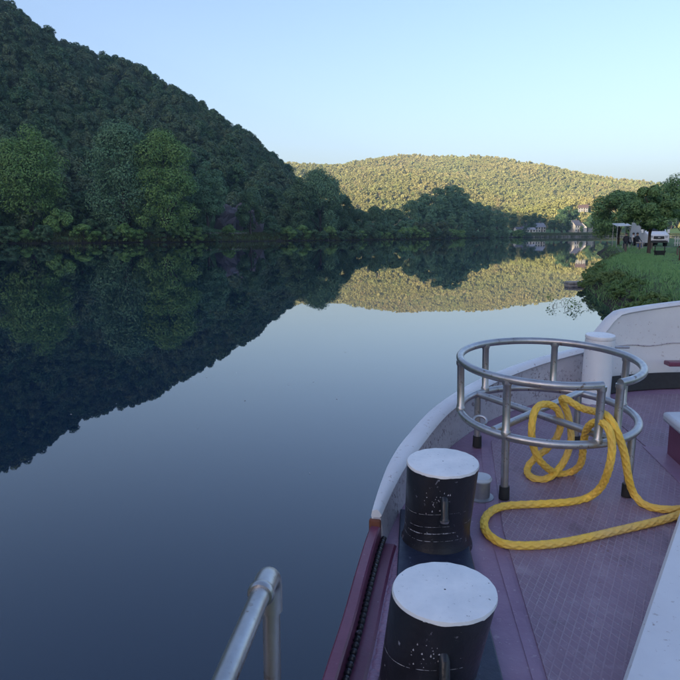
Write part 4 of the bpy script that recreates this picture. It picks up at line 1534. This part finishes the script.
# handrail at the port side
rail_z = CAMZ - 0.744
hr_ = empty('handrail', (-0.159, 1.40, dz(1.4)), None)
hr_.parent = barge
hr_.location = tuple(ORG['handrail'][k] - ORG[barge.name][k] for k in range(3))
e0, e1 = Vector((-0.155, 1.42, rail_z)), Vector((-0.36, -0.4, rail_z - 0.03))
dv = (e0 - e1).normalized()
MB().tube([e1, e0 - dv * 0.09], 0.021, 24).build('top_rail', M['steel'], hr_)
MB().tube([e0 - dv * 0.105, e0 - dv * 0.10, e0 - dv * 0.088, e0 - dv * 0.083], [.0255, .0285, .0285, .0255], 28).build('collar', M['steel'], hr_)
# the rounded end fitting turns down into the post
el = [e0 - dv * 0.084]
for k in range(9):
    a = k / 8 * math.pi / 2
    el.append(e0 - dv * 0.045 + dv * 0.045 * math.sin(a) + Vector((0, 0, -0.045 + 0.045 * math.cos(a))))
el.append(el[-1] + Vector((0, 0, -0.05)))
MB().tube(el, 0.0255, 28).build('elbow', M['steel'], hr_)
pt = el[-1]
MB().tube([pt + Vector((0, 0, -0.001)), (pt.x, pt.y, dz(pt.y))], 0.020, 24).build('post', M['steel'], hr_)
MB().tube([(-0.30, 0.1, rail_z - 0.03), (-0.30, 0.1, dz(0.1))], 0.020, 24).build('post', M['steel'], hr_)

# ================================================================== steel hoop rack (stands loose on its rubber feet)
RC = Vector((1.165, 3.73))
RR = 0.488


def rk_pt(a, h, r=RR):
    x, y = RC.x + r * math.cos(a), RC.y + r * math.sin(a)
    return Vector((x, y, dz(y) + h))


rack = empty('steel_hoop_rack', (RC.x, RC.y, dz(RC.y)), 'round tubular steel hoop rack standing on the purple deck', 'rack')
HT, HB, TR = 0.645, 0.345, 0.0215
# top hoop, open between two posts at the front right
g0, g1 = R(-75.5), R(-62.5)
arc = [rk_pt(g1 + (2 * math.pi + g0 - g1) * k / 96, HT) for k in range(97)]
MB().tube(arc, TR, 14).build('top_hoop', M['steel'], rack)
MB().tube([rk_pt(2 * math.pi * k / 96, HB, RR * 0.985) for k in range(96)], TR, 14, closed=True).build('bottom_hoop', M['steel'], rack)
MB().tube([rk_pt(R(132), HB, .48), rk_pt(R(-62), HB, .48)], TR * 0.95, 12).build('cross_bar', M['steel'], rack)
MB().tube([rk_pt(R(-140), HB + .012, .48), rk_pt(R(48), HB + .012, .48)], TR * 0.95, 12).build('cross_bar', M['steel'], rack)
for a in (R(178), R(123), R(-131), R(69), g0 - R(.5), g1 + R(.5), R(12)):
    up_ = [rk_pt(a, HT - 0.004).lerp(rk_pt(a, HB + 0.004, RR * 0.985), q) for q in (0, .065, .085, .10, .90, .915, .935, 1)]
    MB().tube(up_, [TR * w for w in (1.18, 1.18, 1.08, .95, .95, 1.08, 1.18, 1.18)], 12).build('upright', M['steel'], rack)
for a in (R(-131), R(131), R(-44), R(50)):
    lg = MB().tube([rk_pt(a, HB - 0.004, RR * 0.985), rk_pt(a, 0.06, RR * 0.97)], TR * 0.95, 12).build('leg', M['steel'], rack)
    MB().tube([rk_pt(a, 0.075, RR * 0.97), rk_pt(a, 0.008, RR * 0.97)], [TR * 1.25, TR * 1.32], 14).build('rubber_foot', M['rubber'], lg)
# small eye at the left of the lower hoop
ey = rk_pt(R(-160), HB + 0.0, RR * 0.985)
MB().tube([ey + Vector((0.045 + .035 * math.cos(t), 0.01 + .02 * math.sin(t), 0.02 * math.sin(t) + .01)) for t in np.linspace(0, 6.283, 21)[:-1]], 0.008, 8, closed=True).build('eye', M['steel'], rack)

# ================================================================== yellow mooring rope
ctrl = [(2.05, 3.62, 0.95), (1.84, 3.34, 0.948), (1.72, 3.235, 0.940), (1.599, 3.227, 0.94), (1.538, 3.281, 0.944), (1.5, 3.32, 0.992), (1.447, 3.27, 1.101), (1.406, 3.24, 1.231), (1.351, 3.22, 1.35), (1.327, 3.28, 1.404),
        (1.33, 3.42, 1.387), (1.294, 3.55, 1.375), (1.248, 3.66, 1.397), (1.246, 3.72, 1.376), (1.292, 3.74, 1.284), (1.302, 3.7, 1.15), (1.25, 3.66, 1.029), (1.148, 3.591, 0.966),
        (1.066, 3.591, 0.966), (1.061, 3.698, 0.974), (1.11, 3.74, 1.025), (1.176, 3.72, 1.091), (1.216, 3.68, 1.174), (1.227, 3.66, 1.272), (1.189, 3.64, 1.351), (1.115, 3.6, 1.384),
        (1.049, 3.54, 1.372), (1.02, 3.5, 1.295), (1.03, 3.5, 1.185), (1.084, 3.52, 1.083), (1.213, 3.64, 0.974), (1.302, 3.671, 0.972), (1.329, 3.6, 1.05), (1.301, 3.5, 1.212),
        (1.278, 3.38, 1.324), (1.285, 3.27, 1.376), (1.303, 3.2, 1.366), (1.32, 3.18, 1.281), (1.32, 3.2, 1.163), (1.327, 3.3, 1.027), (1.278, 3.348, 0.949), (1.165, 3.303, 0.945),
        (1.015, 3.281, 0.944), (0.832, 3.259, 0.942), (0.736, 3.185, 0.937), (0.688, 3.075, 0.928), (0.693, 2.962, 0.92), (0.77, 2.882, 0.914), (0.996, 2.9, 0.916), (1.315, 3.017, 0.924),
        (1.62, 3.135, 0.938), (1.80, 3.25, 0.95), (2.0, 3.45, 0.956)]
cv = catmull(ctrl, 24)
# resample evenly
seg = np.array([tuple(p) for p in cv])
dl_ = np.concatenate([[0], np.cumsum(np.linalg.norm(np.diff(seg, axis=0), axis=1))])
NS = int(dl_[-1] / 0.0034)
sv = np.linspace(0, dl_[-1], NS)
path = np.stack([np.interp(sv, dl_, seg[:, k]) for k in range(3)], 1)
ker = np.ones(9) / 9
for k in range(3):
    path[4:-4, k] = np.convolve(path[:, k], ker, 'valid')
NR = 40
rv = np.empty((NS, NR, 3))
u = None
for i in range(NS):
    tdir = path[min(i + 1, NS - 1)] - path[max(i - 1, 0)]
    tdir /= np.linalg.norm(tdir)
    if u is None:
        u = np.array([0, 0, 1.0])
    u = u - tdir * u.dot(tdir)
    u /= np.linalg.norm(u)
    w = np.cross(tdir, u)
    th = np.arange(NR) / NR * 2 * np.pi
    ph = sv[i] * 2 * np.pi / 0.052
    k1 = np.cos(5 * th + ph)
    k2 = np.cos(5 * th - ph)
    ov = np.cos(5 * th) * np.cos(ph)                 # which family of strands lies on top
    rad = 0.0192 * (0.86 + 0.20 * np.maximum(k1 * (0.8 + 0.35 * ov), k2 * (0.8 - 0.35 * ov)))
    rv[i] = path[i] + (u[None] * np.cos(th)[:, None] + w[None] * np.sin(th)[:, None]) * rad[:, None]
ia, ka = np.meshgrid(np.arange(NS - 1), np.arange(NR), indexing='ij')
ka2 = (ka + 1) % NR
rf_ = np.stack([(ia * NR + ka).ravel(), (ia * NR + ka2).ravel(), ((ia + 1) * NR + ka2).ravel(), ((ia + 1) * NR + ka).ravel()], 1)
org = (1.2, 3.3, dz(3.3))
tag(finish('mooring_rope', raw_mesh('mooring_rope', rv.reshape(-1, 3) - np.array(org), rf_), M['rope'], None, org, smooth=70),
    'thick yellow braided mooring rope coiled through the hoop rack and over the deck', 'rope')

# ================================================================== the evening air
hz = MB().box((300, 1400, 160), (8000, 6600, 332)).build('haze', M['white'], smooth=0, origin=(300, 1400, 160))
hz.data.materials.clear()
hm = bpy.data.materials.new('haze_air')
hm.use_nodes = True
hm.node_tree.nodes.clear()
ho = hm.node_tree.nodes.new('ShaderNodeOutputMaterial')
hv = hm.node_tree.nodes.new('ShaderNodeVolumePrincipled')
hv.inputs['Color'].default_value = (0.55, 0.78, 1.0, 1)
hv.inputs['Density'].default_value = 0.00026
hv.inputs['Anisotropy'].default_value = 0.2
hm.node_tree.links.new(hv.outputs[0], ho.inputs['Volume'])
hz.data.materials.append(hm)
tag(hz, 'thin blue evening haze over the river valley', 'haze', kind='stuff')

# drifting specks on the river
mb = MB()
rr = random.Random(31)
for k in range(70):
    x, y = rr.uniform(-9, 1.0), rr.uniform(3.5, 26)
    if x > -0.6 and y < 6:
        continue
    a, l = rr.uniform(0, 6.28), rr.uniform(0.006, 0.022)
    c_, s__ = math.cos(a) * l, math.sin(a) * l
    mb.add([(x - c_, y - s__, 0.004), (x - s__ * .5, y + c_ * .5, 0.007), (x + c_, y + s__, 0.005), (x + s__ * .5, y - c_ * .5, 0.007)], [(0, 1, 2, 3)])
tag(mb.build('floating_specks', M['cloth_pale'], smooth=0, fix=False), 'scattered pale seeds and leaf bits drifting on the water', 'flotsam', kind='stuff')
